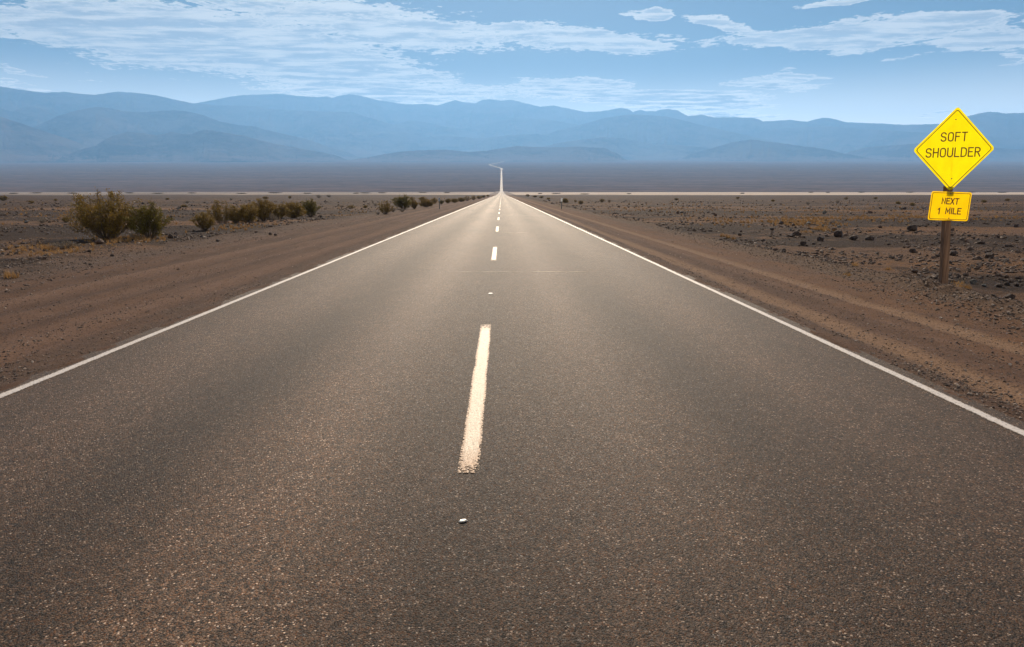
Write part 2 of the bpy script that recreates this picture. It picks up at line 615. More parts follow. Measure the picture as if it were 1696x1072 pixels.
def mat_playa():
    m, g, p = material('salt_flat')
    P = g.node('ShaderNodeTexCoord').outputs['Object']
    x, y, z = g.xyz(P)
    n = g.noise(g.scl(P, .004, .02), 1.0, 5, .65)
    n2 = g.noise(g.scl(P, .012, .03), 1.0, 5, .7)
    c = g.mix(g.ss(n2, .3, .7), (0.34, 0.26, 0.19), (0.54, 0.43, 0.33))
    brush = g.ss(g.add(n, g.mul(g.ss(x, 60, -200), .12)), .535, .60)      # dark brushy strips, thicker on the west side
    c = g.mix(g.mul(brush, .85), c, (0.075, 0.052, 0.036))
    g.put(p.inputs['Base Color'], c)
    p.inputs['Roughness'].default_value = .95
    p.inputs['Specular IOR Level'].default_value = .1
    return m


M_PLAYA = mat_playa()
M_BANK = mat_simple('embankment_dirt', (0.12, .085, .062), (0.19, .135, .10), .5, .95, .5, .1)


def mat_fan():
    m, g, p = material('alluvial_fan')
    P = g.node('ShaderNodeTexCoord').outputs['Object']
    n1 = g.noise(g.scl(P, .0016, .0010), 1.0, 6, .65)
    n2 = g.noise(g.scl(P, .014, .005), 1.0, 5, .72)
    c = g.mix(g.ss(n1, .35, .65), (0.090, 0.061, 0.053), (0.18, 0.125, 0.102))
    c = g.mix(g.mul(g.ss(n2, .45, .60), .6), c, (0.035, 0.032, 0.022))
    g.put(p.inputs['Base Color'], c)
    p.inputs['Roughness'].default_value = 1
    p.inputs['Specular IOR Level'].default_value = 0
    return m


def mat_mountain():
    m, g, p = material('mountain_rock')
    P = g.node('ShaderNodeTexCoord').outputs['Object']
    n1 = g.noise(g.scl(P, 1, 1, 3), .0011, 7, .62)
    n2 = g.noise(g.scl(P, 1, 1, 2), .006, 5, .65)
    c = g.mix(g.ss(n1, .35, .65), (0.018, 0.013, 0.011), (0.13, 0.096, 0.076))
    c = g.mix(g.mul(g.ss(n2, .45, .7), .5), c, (0.15, 0.11, 0.085))
    g.put(p.inputs['Base Color'], c)
    p.inputs['Roughness'].default_value = 1
    p.inputs['Specular IOR Level'].default_value = 0
    nz = g.xyz(g.node('ShaderNodeNewGeometry').outputs['True Normal'])[2]
    f1 = g.noise(g.scl(P, .0016, .0010), 1.0, 6, .65)
    c = g.mix(g.ss(g.add(nz, g.mul(g.sub(n2, .5), .05)), .93, .985), c, g.mix(g.ss(f1, .35, .65), (0.090, 0.061, 0.053), (0.18, 0.125, 0.102)))
    g.put(p.inputs['Base Color'], c)
    g.put(p.inputs['Normal'], g.bump(g.add(n2, g.mul(n1, 2.0)), .9, 60.0))
    return m


# ---------------------------------------------------------------- the ground sheet
def build_ground():
    ys = np.concatenate([np.array([-60, -40, -26, -16, -9, -5, -2.5, -1, 0]),
                         0.4 + (np.linspace(0, 1, 560) ** 1.0)])
    # rows follow perspective: even steps of 1/(y+c)
    c = 3.0
    u = np.linspace(1 / (0.6 + c), 1 / (120 + c), 430)
    near = 1 / u - c
    far = np.geomspace(near[-1] * 1.02, PLAIN_END, 110)
    ys = np.concatenate([[-700, -300, -130], ys[:9], near, far])
    nc = 901
    t = np.linspace(-1, 1, nc)
    t = np.sign(t) * (0.55 * np.abs(t) + 0.45 * np.abs(t) ** 2.2)
    w = np.maximum(ys, 0) * 1.25 + 15
    q = np.linspace(-1, 1, nc)
    X = t[None, :] * w[:, None] + (np.sign(q) * np.abs(q) ** 24)[None, :] * 2600.0     # the outermost columns run on to the horizon
    Y = np.repeat(ys[:, None], nc, 1)
    Z = ground_z(X, Y)
    far_k = sstep(Y, 600, 700)
    Z = Z * (1 - far_k) + (-0.25 + .55 * fbm(X * .012, Y * .012, 3, 65) * (np.abs(X) > 40)) * far_k
    V = np.stack([X, Y, Z], -1).reshape(-1, 3)
    structure(link('ground', np_mesh('ground', V, grid_faces(len(ys), nc)), M_GROUND))

    # the pale dry lake bed beyond the plain
    ys = np.linspace(PLAIN_END - 6, FAN_START + 60, 40)
    xs = np.linspace(-7000, 7000, 280)
    X, Y = np.meshgrid(xs, ys)
    Z = far_z(np.minimum(Y, FAN_START)) + 0.05 * fbm(X * .01, Y * .01, 3, 71)
    V = np.stack([X, Y, Z], -1).reshape(-1, 3)
    structure(link('salt_flat', np_mesh('salt_flat', V, grid_faces(len(ys), len(xs))), M_PLAYA))


# ---------------------------------------------------------------- road
def ribbon(name, rows, offs, mat, zoff=0.0, drop=None):
    """rows: list of (x, y, z, nx, ny) centre points with unit normals; offs: lateral offsets"""
    V = []
    for (x, y, z, nx, ny) in rows:
        for k, o in enumerate(offs):
            V.append((x + nx * o, y + ny * o, z + zoff + (drop[k] if drop else 0)))
    return link(name, np_mesh(name, np.array(V), grid_faces(len(rows), len(offs))), mat)


def build_road():
    ys = np.concatenate([np.linspace(-40, 60, 101), np.linspace(62, 400, 120), np.linspace(410, 4600, 260)])
    rows = [(0, y, float(road_z(y)), 1, 0) for y in ys]
    # the far end swings left, then right, up the fan
    def fan_pt(px, py):
        d = pix_dir(px, py)
        yy = np.linspace(1600, 12000, 6000)
        k = np.argmax(CAM_H + yy * d.z / d.y <= far_z(yy))
        return np.array([yy[k] * d.x / d.y, yy[k]])
    def curve(pxs):
        P = [fan_pt(*q) for q in pxs]
        out = []
        n = len(P)
        for i in range(n - 1):
            p0, p1, p2, p3 = P[max(i - 1, 0)], P[i], P[i + 1], P[min(i + 2, n - 1)]
            for s in np.linspace(0, 1, 14, endpoint=False):
                out.append(.5 * ((2 * p1) + (p2 - p0) * s + (2 * p0 - 5 * p1 + 4 * p2 - p3) * s * s + (3 * p1 - p0 - 3 * p2 + p3) * s ** 3))
        out.append(P[-1])
        return np.array(out)
    offs = [PAVE_L, EDGE_L, -2.9, -2.05, -1.15, MID, .75, 1.6, 2.45, EDGE_R, PAVE_R]
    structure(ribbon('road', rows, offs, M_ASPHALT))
    bend = curve([(831, 282), (830.3, 280), (823, 277.6), (812.5, 274.6), (811, 273.6), (818, 271.8), (829, 269.6), (834, 268.7), (832, 268.3), (829, 268.0)])
    tang = np.gradient(bend, axis=0)
    tang /= np.linalg.norm(tang, axis=1)[:, None]
    rows2 = [(p[0], p[1], float(far_z(p[1])) + 3.0, t[1], -t[0]) for p, t in zip(bend, tang)]
    structure(ribbon('winding_road', rows2, [-8, 0, 8], M_ROADFAR))
    # embankment carrying the road over the lake bed and up the fan
    ye = np.linspace(640, 1660, 60)
    rows3 = [(0, y, float(road_z(y)), 1, 0) for y in ye]
    structure(ribbon('road_embankment', rows3, [-26, -15, -9, PAVE_L - .1, PAVE_R + .1, 9, 15, 26], M_BANK, -0.10,
                     [-2.6, -.45, -.12, -.02, -.02, -.12, -.45, -2.6]))


M_ROADFAR = mat_simple('far_asphalt', (0.20, .16, .13), (0.26, .21, .17), .05, .8, spec=.2)


def strip(name, x0f, x1f, ys, z, mat, ends=0.0):
    V, wr = [], []
    fr = (0, .24, .5, .76, 1)
    for y in ys:
        a, b = x0f(y), x1f(y)
        e = 0.0
        if ends:
            e = max(0.0, 1 - min(y - ys[0], ys[-1] - y) / ends)
        for k, f in enumerate(fr):
            V.append((a + (b - a) * f, y, float(road_z(y)) + z))
            wr.append(max(abs(f - .5) * 2 if k in (0, 4) else .12, e))
    me = np_mesh(name, np.array(V), grid_faces(len(ys), 5))
    at_ = me.attributes.new('wear', 'FLOAT', 'POINT')
    at_.data.foreach_set('value', np.array(wr, dtype=np.float32))
    return structure(link(name, me, mat))


def build_markings():
    ys = np.concatenate([np.linspace(-20, 60, 401), np.linspace(61, 400, 170), np.linspace(410, 1500, 60)])
    for e, seed in ((EDGE_L, 3), (EDGE_R, 8)):
        wv = lambda y, s: e + s * 0.048 + 0.012 * (float(vnoise(y * .25, seed, 81)) - .5) + .006 * (float(vnoise(y * 2.7, seed + s, 82)) - .5)
        strip('edge_line', lambda y: wv(y, -1), lambda y: wv(y, 1), ys, 0.004, M_EDGE)
    # broken centre line: the dashes the photograph shows, then the same rhythm onwards
    d1 = (at(789, 772).y, at(803, 541).y)
    d2 = (at(818, 431.5).y, at(820, 409).y)
    period = d2[0] - d1[0]
    ln = d1[1] - d1[0]
    d1 = (d1[0] - .10, d1[1] + .12)
    ln = d1[1] - d1[0]
    spans = [(d1[0], d1[1])] + [(d1[0] + period * k, d1[0] + period * k + ln) for k in range(1, 34)]
    spans[1] = d2
    for a, b in spans:
        yy = np.linspace(a, b, 60)
        cx = -0.19
        wv = lambda y, s: cx + s * 0.062 + .008 * (float(vnoise(y * 3.1, 5 + s, 83)) - .5)
        o = strip('centre_line_dash', lambda y: wv(y, -1), lambda y: wv(y, 1), yy, 0.005, M_DASH, .5)
    # transverse hairline joints in the asphalt
    for x0, x1, py, amp in ((-1.0, 2.1, 450, .02), (-.1, 1.5, 385.5, .05), (0.2, 2.9, 357.5, .08), (-.1, 1.6, 356, .10)):
        yc = at(850, py).y
        xs = np.linspace(x0, x1, 50)
        V = []
        for q in xs:
            o = amp * 4 * (float(vnoise(q * .9, py, 84)) - .5) + .03 * (float(vnoise(q * 6, py, 85)) - .5)
            wd = max(.0008, -.004 + .026 * float(vnoise(q * 4, py, 86))) * (yc / 13.7) ** 1.1 * float(sstep(np.array(min(q - x0, x1 - q)), -.05, .5))
            V += [(q, yc + o - wd, .0035), (q, yc + o + wd, .0035)]
        structure(link('pavement_joint', np_mesh('pavement_joint', np.array(V), grid_faces(50, 2)), M_JOINT))


M_JOINT = mat_simple('joint_filler', (0.42, .34, .22), (0.60, .50, .36), 6, .7)


# ---------------------------------------------------------------- fan and mountains
def ridge_list():
    A = [(-6000, -300), (-3400, -200), (-1800, -30), (-900, 90), (-420, 150), (-250, 146), (-120, 152), (0, 143), (36, 149), (76, 154), (106, 152), (132, 155.5), (158, 157), (195, 152), (225, 154), (258, 157.5), (284, 164), (317, 171),
         (357, 174.5), (423, 175.5), (442, 180), (495, 183.5), (560, 185), (583, 185.5), (609, 194), (642, 204), (680, 214), (730, 226), (800, 250)]
    B = [(180, 210), (260, 190), (323, 171), (363, 164), (396, 158), (462, 155.5), (495, 159), (525, 161), (541, 160), (550, 162), (565, 158.5), (579, 156.5), (599, 159), (625, 166), (672, 173), (705, 172),
         (724, 175), (754, 165.7), (771, 170), (787, 171), (798, 166), (810, 164), (830, 167), (847, 165.3), (870, 171), (896, 177), (916, 174.6), (939, 179.5),
         (969, 185.5), (995, 184.5), (1012, 182), (1028, 178.5), (1041, 181), (1048, 185.5), (1059, 182), (1072, 184.5), (1086, 184), (1098, 181), (1109, 180.5), (1122, 183),
         (1139, 192), (1162, 190), (1185, 195), (1215, 194.5), (1251, 196), (1264, 201), (1285, 200.5), (1307, 198.5), (1337, 201.7), (1352, 197.5), (1363, 194.7), (1376, 196), (1403, 202.7),
         (1462, 205), (1500, 207), (1548, 205.5), (1600, 206), (1627, 205), (1647, 206.5), (1696, 218.5), (1760, 232), (1850, 248)]
    B2 = [(1480, 240), (1560, 206), (1601, 193), (1620, 188), (1640, 185), (1665, 188), (1693, 187), (1760, 180), (1900, 176), (2100, 168), (2600, 120), (3400, 30), (5000, -150), (8000, -500)]
    C = [(860, 240), (930, 214), (962, 207), (1000, 196), (1040, 189.5), (1075, 191), (1106, 193), (1145, 203), (1185, 212.5), (1248, 227), (1300, 238), (1360, 252)]
    D = [(860, 252), (930, 236), (1000, 227), (1033, 229), (1083, 239), (1125, 241), (1165, 244), (1190, 250), (1240, 262)]
    E = [(1120, 262), (1178, 246), (1211, 236), (1244, 231), (1264, 234), (1284, 236), (1324, 241.6), (1363, 246), (1396, 254), (1429, 260), (1480, 267)]
    Fh = [(570, 266), (609, 261), (639, 255), (668, 251), (698, 249), (738, 248), (777, 252), (807, 249.6), (830, 246), (857, 242), (885, 243.5), (913, 244), (962, 243), (1002, 245.6), (1028, 257), (1045, 266)]
    Gh = [(70, 272), (106, 259), (132, 248), (158, 242), (172, 232), (185, 226), (211, 218.5), (238, 221), (258, 224.5), (284, 218.5), (300, 222), (317, 222.5), (330, 217), (343, 215), (365, 219),
          (400, 224), (440, 235), (480, 243), (530, 252), (580, 262)]
    Hh = [(-60, 250), (20, 228), (66, 206), (99, 191), (132, 182), (165, 176.5), (190, 181), (205, 184.5), (244, 186), (264, 184), (284, 183), (307, 184), (337, 191), (363, 201), (396, 207.6), (423, 209.5),
          (439, 215), (479, 224), (512, 232), (541, 242), (556, 247), (600, 258)]
    I = [(-420, 190), (-200, 172), (-60, 182), (0, 193), (33, 204), (66, 215), (99, 226), (132, 237), (145, 244), (180, 262)]
    J = [(-160, 205), (-60, 182), (0, 179), (20, 185), (46, 175), (66, 178), (99, 196), (150, 225)]
    K = [(600, 226), (649, 208), (678, 199), (695, 201.5), (712, 204), (738, 210), (764, 214), (800, 206), (850, 196), (900, 197), (950, 205), (1000, 218), (1060, 236)]
    L = [(560, 250), (600, 231), (625, 222), (645, 218.5), (672, 219), (698, 227), (715, 226.5), (738, 225), (764, 227), (800, 229), (840, 224), (890, 222), (940, 230), (990, 246)]
    M = [(1180, 236), (1240, 222), (1290, 213), (1363, 209), (1430, 214), (1520, 219), (1600, 222), (1700, 232), (1850, 236), (2000, 230), (2300, 222), (2900, 205), (3800, 170), (5600, 140)]
    Nn = [(1380, 258), (1440, 243), (1520, 238), (1600, 243), (1696, 247), (1800, 243), (1950, 236), (2150, 244)]
    O = [(460, 250), (520, 236), (570, 231), (610, 240), (650, 250)]
    return [(B, 15800, 1.0), (B2, 16200, 1.0), (A, 14200, 1.1), (C, 13400, 1.1), (K, 14600, 1.1), (M, 14400, 1.2), (J, 13000, 1.1), (L, 13300, 1.1), (Hh, 11300, 1.1), (D, 11600, 1.1),
            (E, 10800, 1.0), (Nn, 12000, 1.2), (O, 12900, 1.2), (I, 9700, 1.0), (Gh, 9300, .9), (Fh, 9000, 1.3)]


def build_far_land():
    naz, nr = 1740, 420
    az = np.concatenate([np.linspace(R(-86), R(-47.2), 220), np.linspace(R(-47), R(47), 1300), np.linspace(R(47.2), R(86), 220)])
    r = np.concatenate([np.linspace(1500, 7000, 100), np.geomspace(7040, 18600, nr - 100)])
    AZ, RR = np.meshgrid(az, r)
    X, Y = RR * np.sin(AZ), RR * np.cos(AZ)
    Z = far_z(np.maximum(Y, 1000)) + 5.0 * fbm(X * .002, Y * .0012, 4, 91) * sstep(Y, 2500, 5000) * sstep(np.abs(X), 250, 900)
    Z = np.where(Y < FAN_START, far_z(Y) - 1.2, Z)
    base = Z.copy()
    for k, (pts, D, wid) in enumerate(ridge_list()):
        a = np.array([az_el(*p)[0] for p in pts])
        e = np.array([math.tan(az_el(*p)[1]) for p in pts])
        inside = sstep(az, a[0] - .004, a[0] + .02) * (1 - sstep(az, a[-1] - .02, a[-1] + .004))
        tan_e = np.interp(az, a, e)
        tan_e = tan_e + inside * (0.0004 * fbm(az * 200, 0 * az + k, 3, 100 + k))
        Dc = D * (1 + 0.05 * fbm(az * 9, 0 * az + k, 3, 120 + k) * inside)
        Hc = CAM_H + Dc * tan_e
        zfoot = np.interp(Dc * np.cos(az), _fy, _fz)
        rel = np.maximum(Hc - zfoot, 0) * inside                       # height over the fan at the crest
        width = np.maximum(rel, 40) * 2.1 * wid + 250
        s = Dc[None, :] - RR
        s = np.sign(s) * np.maximum(np.abs(s) - 60, 0) / width[None, :]     # a crest with some breadth
        u = np.clip(1 - s, 0, 1)
        front = u ** 1.2
        back = np.clip(1 + s * 1.6, 0, 1)
        prof = np.where(s >= 0, front, back)
        # spurs and gullies running down the slope
        lat = AZ * D / 900.0
        gull = ridged(lat + 1.2 * fbm(AZ * 40, RR / 2500, 2, 140 + k), RR / 2600 + k * 3.3, 5, 160 + k)
        fin = ridged(AZ * D / 260.0, RR / 800 + k, 3, 180 + k)
        cut = np.clip(1 - u, 0, 1) ** .6 * np.clip(u * 3, 0, 1) * (s > 0)
        z = zfoot[None, :] * np.minimum(1, RR / Dc[None, :]) + rel[None, :] * prof * (1 - cut * (0.70 * (1 - gull) + .22 * (1 - fin)))
        z = np.where(prof <= 0.0, -1e4, z)
        # keep slopes below the line of sight to the crest
        z = np.minimum(z, CAM_H + RR * tan_e[None, :])
        z = np.where(rel[None, :] < 2, -1e4, z)
        Z = np.maximum(Z, z)
    global HAZE_TOP
    HAZE_TOP = float(Z.max()) + 40.0
    V = np.stack([X, Y, Z], -1)
    kk = int(np.searchsorted(r, 8000))
    # the fan: everything near, and the mountains behind it share one row of points
    structure(link('alluvial_fan', np_mesh('alluvial_fan', V[:kk + 1].reshape(-1, 3), grid_faces(kk + 1, naz)), mat_fan()))
    structure(link('mountains', np_mesh('mountains', V[kk:].reshape(-1, 3), grid_faces(nr - kk, naz)), mat_mountain()))


# ---------------------------------------------------------------- signs
M_YELLOW = None


def mat_sheeting(name, c, trans):
    m, g, p = material(name)
    out = m.node_tree.nodes['Material Output']
    P = g.node('ShaderNodeTexCoord').outputs['Object']
    n = g.noise(P, 6, 4, .6)
    col = g.mix(g.ss(n, .3, .75), c, tuple(q * .93 for q in c))
    g.put(p.inputs['Base Color'], col)
    p.inputs['Roughness'].default_value = 0.45
    t = g.node('ShaderNodeBsdfTranslucent')
    g.put(t.inputs['Color'], col)
    mx = g.node('ShaderNodeMixShader')
    mx.inputs[0].default_value = trans
    g.l.new(p.outputs[0], mx.inputs[1])
    g.l.new(t.outputs[0], mx.inputs[2])
    g.l.new(mx.outputs[0], out.inputs['Surface'])
    return m


def mat_wood():
    m, g, p = material('weathered_wood')
    P = g.node('ShaderNodeTexCoord').outputs['Object']
    n = g.noise(g.scl(P, 38, 38, 1.6), 1.0, 5, .65)
    n2 = g.noise(g.scl(P, 6, 6, 2.5), 1.0, 4, .6)
    c = g.mix(g.ss(n, .3, .7), (0.075, 0.036, 0.018), (0.23, 0.125, 0.068))
    c = g.mix(g.mul(g.ss(n2, .55, .72), .6), c, (0.075, 0.042, 0.026))
    g.put(p.inputs['Base Color'], c)
    p.inputs['Roughness'].default_value = .85
    g.put(p.inputs['Normal'], g.bump(n, .5, .006))
    return m


def prism(pts2, y0, y1, bevel=0.0):
    """outline in local x,z extruded along local y"""
    bm = bmesh.new()
    a = [bm.verts.new((x, y0, z)) for x, z in pts2]
    b = [bm.verts.new((x, y1, z)) for x, z in pts2]
    n = len(pts2)
    bm.faces.new(a)
    bm.faces.new(list(reversed(b)))
    for i in range(n):
        j = (i + 1) % n
        bm.faces.new((a[j], a[i], b[i], b[j]))
    bmesh.ops.recalc_face_normals(bm, faces=bm.faces)
    me = bpy.data.meshes.new('prism')
    bm.to_mesh(me)
    bm.free()
    return me


def rounded(pts, r, n=6):
    out = []
    k = len(pts)
    for i in range(k):
        p0, p1, p2 = (Vector(pts[(i + q) % k]) for q in (-1, 0, 1))
        d0, d1 = (p0 - p1).normalized(), (p2 - p1).normalized()
        half = d0.angle(d1) / 2
        t = r / math.tan(half)
        c = p1 + (d0 + d1).normalized() * (r / math.sin(half))
        s, e = p1 + d0 * t - c, p1 + d1 * t - c
        a0, a1 = math.atan2(s.y, s.x), math.atan2(e.y, e.x)
        da = (a1 - a0 + math.pi) % (2 * math.pi) - math.pi
        for q in range(n + 1):
            a = a0 + da * q / n
            out.append((c.x + r * math.cos(a), c.y + r * math.sin(a)))
    return out


def ring_mesh(outer, inner, y0, y1):
    n = len(outer)
    V, Fc = [], []
    for ptset in (outer, inner):
        for y in (y0, y1):
            V += [(x, y, z) for x, z in ptset]
    o0, o1, i0, i1 = 0, n, 2 * n, 3 * n
    for i in range(n):
        j = (i + 1) % n
        Fc += [(o0 + i, o0 + j, i0 + j, i0 + i), (o1 + j, o1 + i, i1 + i, i1 + j),
               (o0 + j, o0 + i, o1 + i, o1 + j), (i0 + i, i0 + j, i1 + j, i1 + i)]
    me = np_mesh('ring', np.array(V), np.array(Fc), smooth=False)
    bm = bmesh.new()
    bm.from_mesh(me)
    bmesh.ops.recalc_face_normals(bm, faces=bm.faces)
    bm.to_mesh(me)
    bm.free()
    return me


def arc(cx, cz, rx, rz, a0, a1, n=8):
    return [(cx + rx * math.cos(R(a0 + (a1 - a0) * i / n)), cz + rz * math.sin(R(a0 + (a1 - a0) * i / n))) for i in range(n + 1)]


# single-stroke highway letters on a cell 0..w by 0..1
LET = {
    'S': (.5, [arc(.25, .75, .25, .25, 20, 180, 7) + arc(.25, .75, .25, .25, 180, 250, 4)[1:] + arc(.25, .25, .25, .25, 70, 0, 4) + arc(.25, .25, .25, .25, 0, -160, 7)[1:]]),
    'O': (.5, [arc(.25, .74, .25, .26, 0, 180, 9) + arc(.25, .26, .25, .26, 180, 360, 9) + [(.5, .74)]]),
    'F': (.44, [[(.44, 1), (0, 1), (0, 0)], [(0, .53), (.36, .53)]]),
    'T': (.5, [[(0, 1), (.5, 1)], [(.25, 1), (.25, 0)]]),
    'H': (.48, [[(0, 0), (0, 1)], [(.48, 0), (.48, 1)], [(0, .52), (.48, .52)]]),
    'U': (.5, [[(0, 1)] + arc(.25, .25, .25, .25, 180, 360, 9) + [(.5, 1)]]),
    'L': (.42, [[(0, 1), (0, 0), (.42, 0)]]),
    'D': (.5, [[(0, 0), (0, 1), (.22, 1)] + arc(.22, .72, .28, .28, 90, 0, 5)[1:] + arc(.22, .28, .28, .28, 0, -90, 5) + [(0, 0)]]),
    'E': (.44, [[(.44, 1), (0, 1), (0, 0), (.44, 0)], [(0, .53), (.36, .53)]]),
    'R': (.5, [[(0, 0), (0, 1), (.24, 1)] + arc(.24, .75, .24, .25, 90, -90, 8)[1:] + [(0, .5)], [(.24, .5), (.5, 0)]]),
    'N': (.5, [[(0, 0), (0, 1), (.5, 0), (.5, 1)]]),
    'X': (.5, [[(0, 1), (.5, 0)], [(.5, 1), (0, 0)]]),
    'M': (.58, [[(0, 0), (0, 1), (.29, .3), (.58, 1), (.58, 0)]]),
    'I': (.06, [[(.03, 0), (.03, 1)]]),
    '1': (.16, [[(0, .82), (.12, 1), (.12, 0)]]),
    ' ': (.55, []),
}


def text_mesh(txt, width, height, stroke, y0, y1, gap=.22, slant=0.0):
    total = sum(LET[c][0] for c in txt) + gap * (len(txt) - 1)
    sx = width / total
    V, Fc = [], []
    x = 0.0
    for ch in txt:
        w, lines = LET[ch]
        for ln in lines:
            pts = [Vector(((x + px - total / 2) * sx, (pz - .5) * (height - stroke))) for px, pz in ln]
            closed = (pts[0] - pts[-1]).length < 1e-6
            n = len(pts)
            off = []
            for i in range(n):
                if closed and i in (0, n - 1):
                    d0, d1 = (pts[-1] - pts[-2]).normalized(), (pts[1] - pts[0]).normalized()
                else:
                    d0 = (pts[i] - pts[i - 1]).normalized() if i else (pts[1] - pts[0]).normalized()
                    d1 = (pts[i + 1] - pts[i]).normalized() if i < n - 1 else d0
                t = (d0 + d1)
                t = t.normalized() if t.length > .3 else d0
                nn = Vector((-t.y, t.x))
                k = 1 / max(.45, nn.dot(Vector((-d0.y, d0.x))))
                ext = Vector((0, 0))
                if not closed and i == 0:
                    ext = -d1 * stroke / 2
                if not closed and i == n - 1:
                    ext = d0 * stroke / 2
                off.append((pts[i] + ext + nn * k * stroke / 2, pts[i] + ext - nn * k * stroke / 2))
            b = len(V)
            for a, c in off:
                V += [(a.x, y0, a.y), (c.x, y0, c.y), (a.x, y1, a.y), (c.x, y1, c.y)]
            for i in range(n - 1):
                p, q = b + 4 * i, b + 4 * (i + 1)
                Fc += [(p, q, q + 1, p + 1), (p + 2, p + 3, q + 3, q + 2), (p, p + 2, q + 2, q), (p + 1, q + 1, q + 3, p + 3)]
            Fc += [(b, b + 1, b + 3, b + 2), (b + 4 * n - 4, b + 4 * n - 2, b + 4 * n - 1, b + 4 * n - 3)]
        x += w + gap
    return np_mesh('lettering', np.array(V), np.array(Fc), smooth=False)


def build_sign():
    yellow = mat_sheeting('fluorescent_yellow_sheeting', (1.0, .90, .01), .8)
    amber = mat_sheeting('amber_sheeting', (1.0, .79, .01), .8)
    ink, _, p = material('sign_ink')
    p.inputs['Base Color'].default_value = (0.09, .02, .005, 1)
    p.inputs['Roughness'].default_value = .6
    steel, _, p = material('bolt_steel')
    p.inputs['Base Color'].default_value = (.16, .12, .08, 1)
    p.inputs['Metallic'].default_value = .7
    p.inputs['Roughness'].default_value = .5
    wood = mat_wood()
    base = at(1563, 473)
    root = empty('road_sign', base)
    tag(root, 'yellow diamond road sign reading SOFT SHOULDER over a NEXT 1 MILE plaque on a wooden post', 'road sign')
    root['label'] = 'yellow diamond SOFT SHOULDER sign with NEXT 1 MILE plaque on a wooden post'
    yp = base.y - 0.065                            # plane of the panels

    def on(px, py):
        d = pix_dir(px, py)
        t = yp / d.y
        return Vector((d.x * t, CAM_H + d.z * t))
    T, B, L_, R_ = on(1584.2, 180.5), on(1574.4, 313.5), on(1513, 247.4), on(1648, 247.2)
    C = (T + B + L_ + R_) / 4
    half = ((T - B).length + (R_ - L_).length) / 4
    up = (T - B).normalized()
    side = (R_ - L_).normalized()
    ang = (math.atan2(-up.x, up.y) + math.atan2(side.y, side.x)) / 2

    def frame(o, c):
        o.parent = root
        o.location = (c.x - base.x, yp - base.y, c.y - base.z)
        o.rotation_euler = (0, -ang, 0)
        return o
    dia = [(0, half), (half, 0), (0, -half), (-half, 0)]
    rad = .05
    grow = rad * (math.sqrt(2) - 1)
    def dm(s, r): 
        q = s + r * (math.sqrt(2) - 1)
        return rounded([(0, q), (q, 0), (0, -q), (-q, 0)], r)
    panel = frame(link('warning_panel', prism(dm(half, .05), -.0015, .0015), yellow), C)
    panel['label'] = 'yellow diamond panel'
    link('border', ring_mesh(dm(half - .042, .04), dm(half - .056, .034), -.0035, -.0015), ink, panel)

    def line(px0, px1, py0, py1, txt, par, c, stroke, gap=.22):
        a, b = on(px0, (py0 + py1) / 2), on(px1, (py0 + py1) / 2)
        h = (on(px0, py0) - on(px0, py1)).length
        o = link('lettering', text_mesh(txt, (b - a).length, h, stroke, -.0035, -.0015, gap), ink, par)
        mid = (a + b) / 2 - c
        ca, sa = math.cos(-ang), math.sin(-ang)
        o.location = (mid.x * ca - mid.y * sa, 0, mid.x * sa + mid.y * ca)
        return o
    line(1559, 1601.5, 218.8, 234.6, 'SOFT', panel, C, .020, .26)
    line(1534, 1623, 244.6, 260.6, 'SHOULDER', panel, C, .020, .24)

    def bolt(px, py, par, c, r=.011):
        bm = bmesh.new()
        bmesh.ops.create_cone(bm, cap_ends=True, segments=10, radius1=r, radius2=r * .8, depth=.008, matrix=Matrix.Rotation(R(90), 4, 'X'))
        me = bpy.data.meshes.new('bolt')
        bm.to_mesh(me)
        bm.free()
        o = link('bolt', me, steel, par)
        q = on(px, py) - c
        ca, sa = math.cos(-ang), math.sin(-ang)
        o.location = (q.x * ca - q.y * sa, -.0055, q.x * sa + q.y * ca)
        return o
    bolt(1583, 198, panel, C)
    bolt(1576, 296, panel, C)
    # lower plaque
    q = [on(1541.2, 317.2), on(1608.2, 318.4), on(1604.4, 366.2), on(1538.0, 364.8)]
    C2 = sum(q, Vector((0, 0))) / 4
    hw = ((q[1] - q[0]).length + (q[2] - q[3]).length) / 4
    hh = ((q[0] - q[3]).length + (q[1] - q[2]).length) / 4
    def rc(d, r): return rounded([(-hw + d, hh - d), (hw - d, hh - d), (hw - d, -hh + d), (-hw + d, -hh + d)], r)
    plaque = frame(link('plaque', prism(rc(0, .035), -.0015, .0015), amber), C2)
    plaque.rotation_euler = (0, -(ang * .35 - .02) * 0 + .035, 0)
    ang_keep = ang
    ang = -.035
    plaque['label'] = 'amber rectangular plaque'
    link('border', ring_mesh(rc(.020, .03), rc(.029, .024), -.0035, -.0015), ink, plaque)
    line(1560.5, 1587.5, 328, 338.8, 'NEXT', plaque, C2, .018, .26)
    line(1553.3, 1556.3, 344.3, 355.2, '1', plaque, C2, .018, .24)
    line(1566.5, 1591, 344.3, 355.2, 'MILE', plaque, C2, .018, .24)
    bolt(1574.5, 321, plaque, C2, .010)
    bolt(1571, 361.5, plaque, C2, .010)
    # wooden post, leaning slightly; gap behind panels keeps its shadow off; rod is added
    O = Vector((base.x, base.z))
    lean = (on(1574.8, 312) - O).normalized()
    hwp, dp = .058, .05
    rng = random.Random(4)

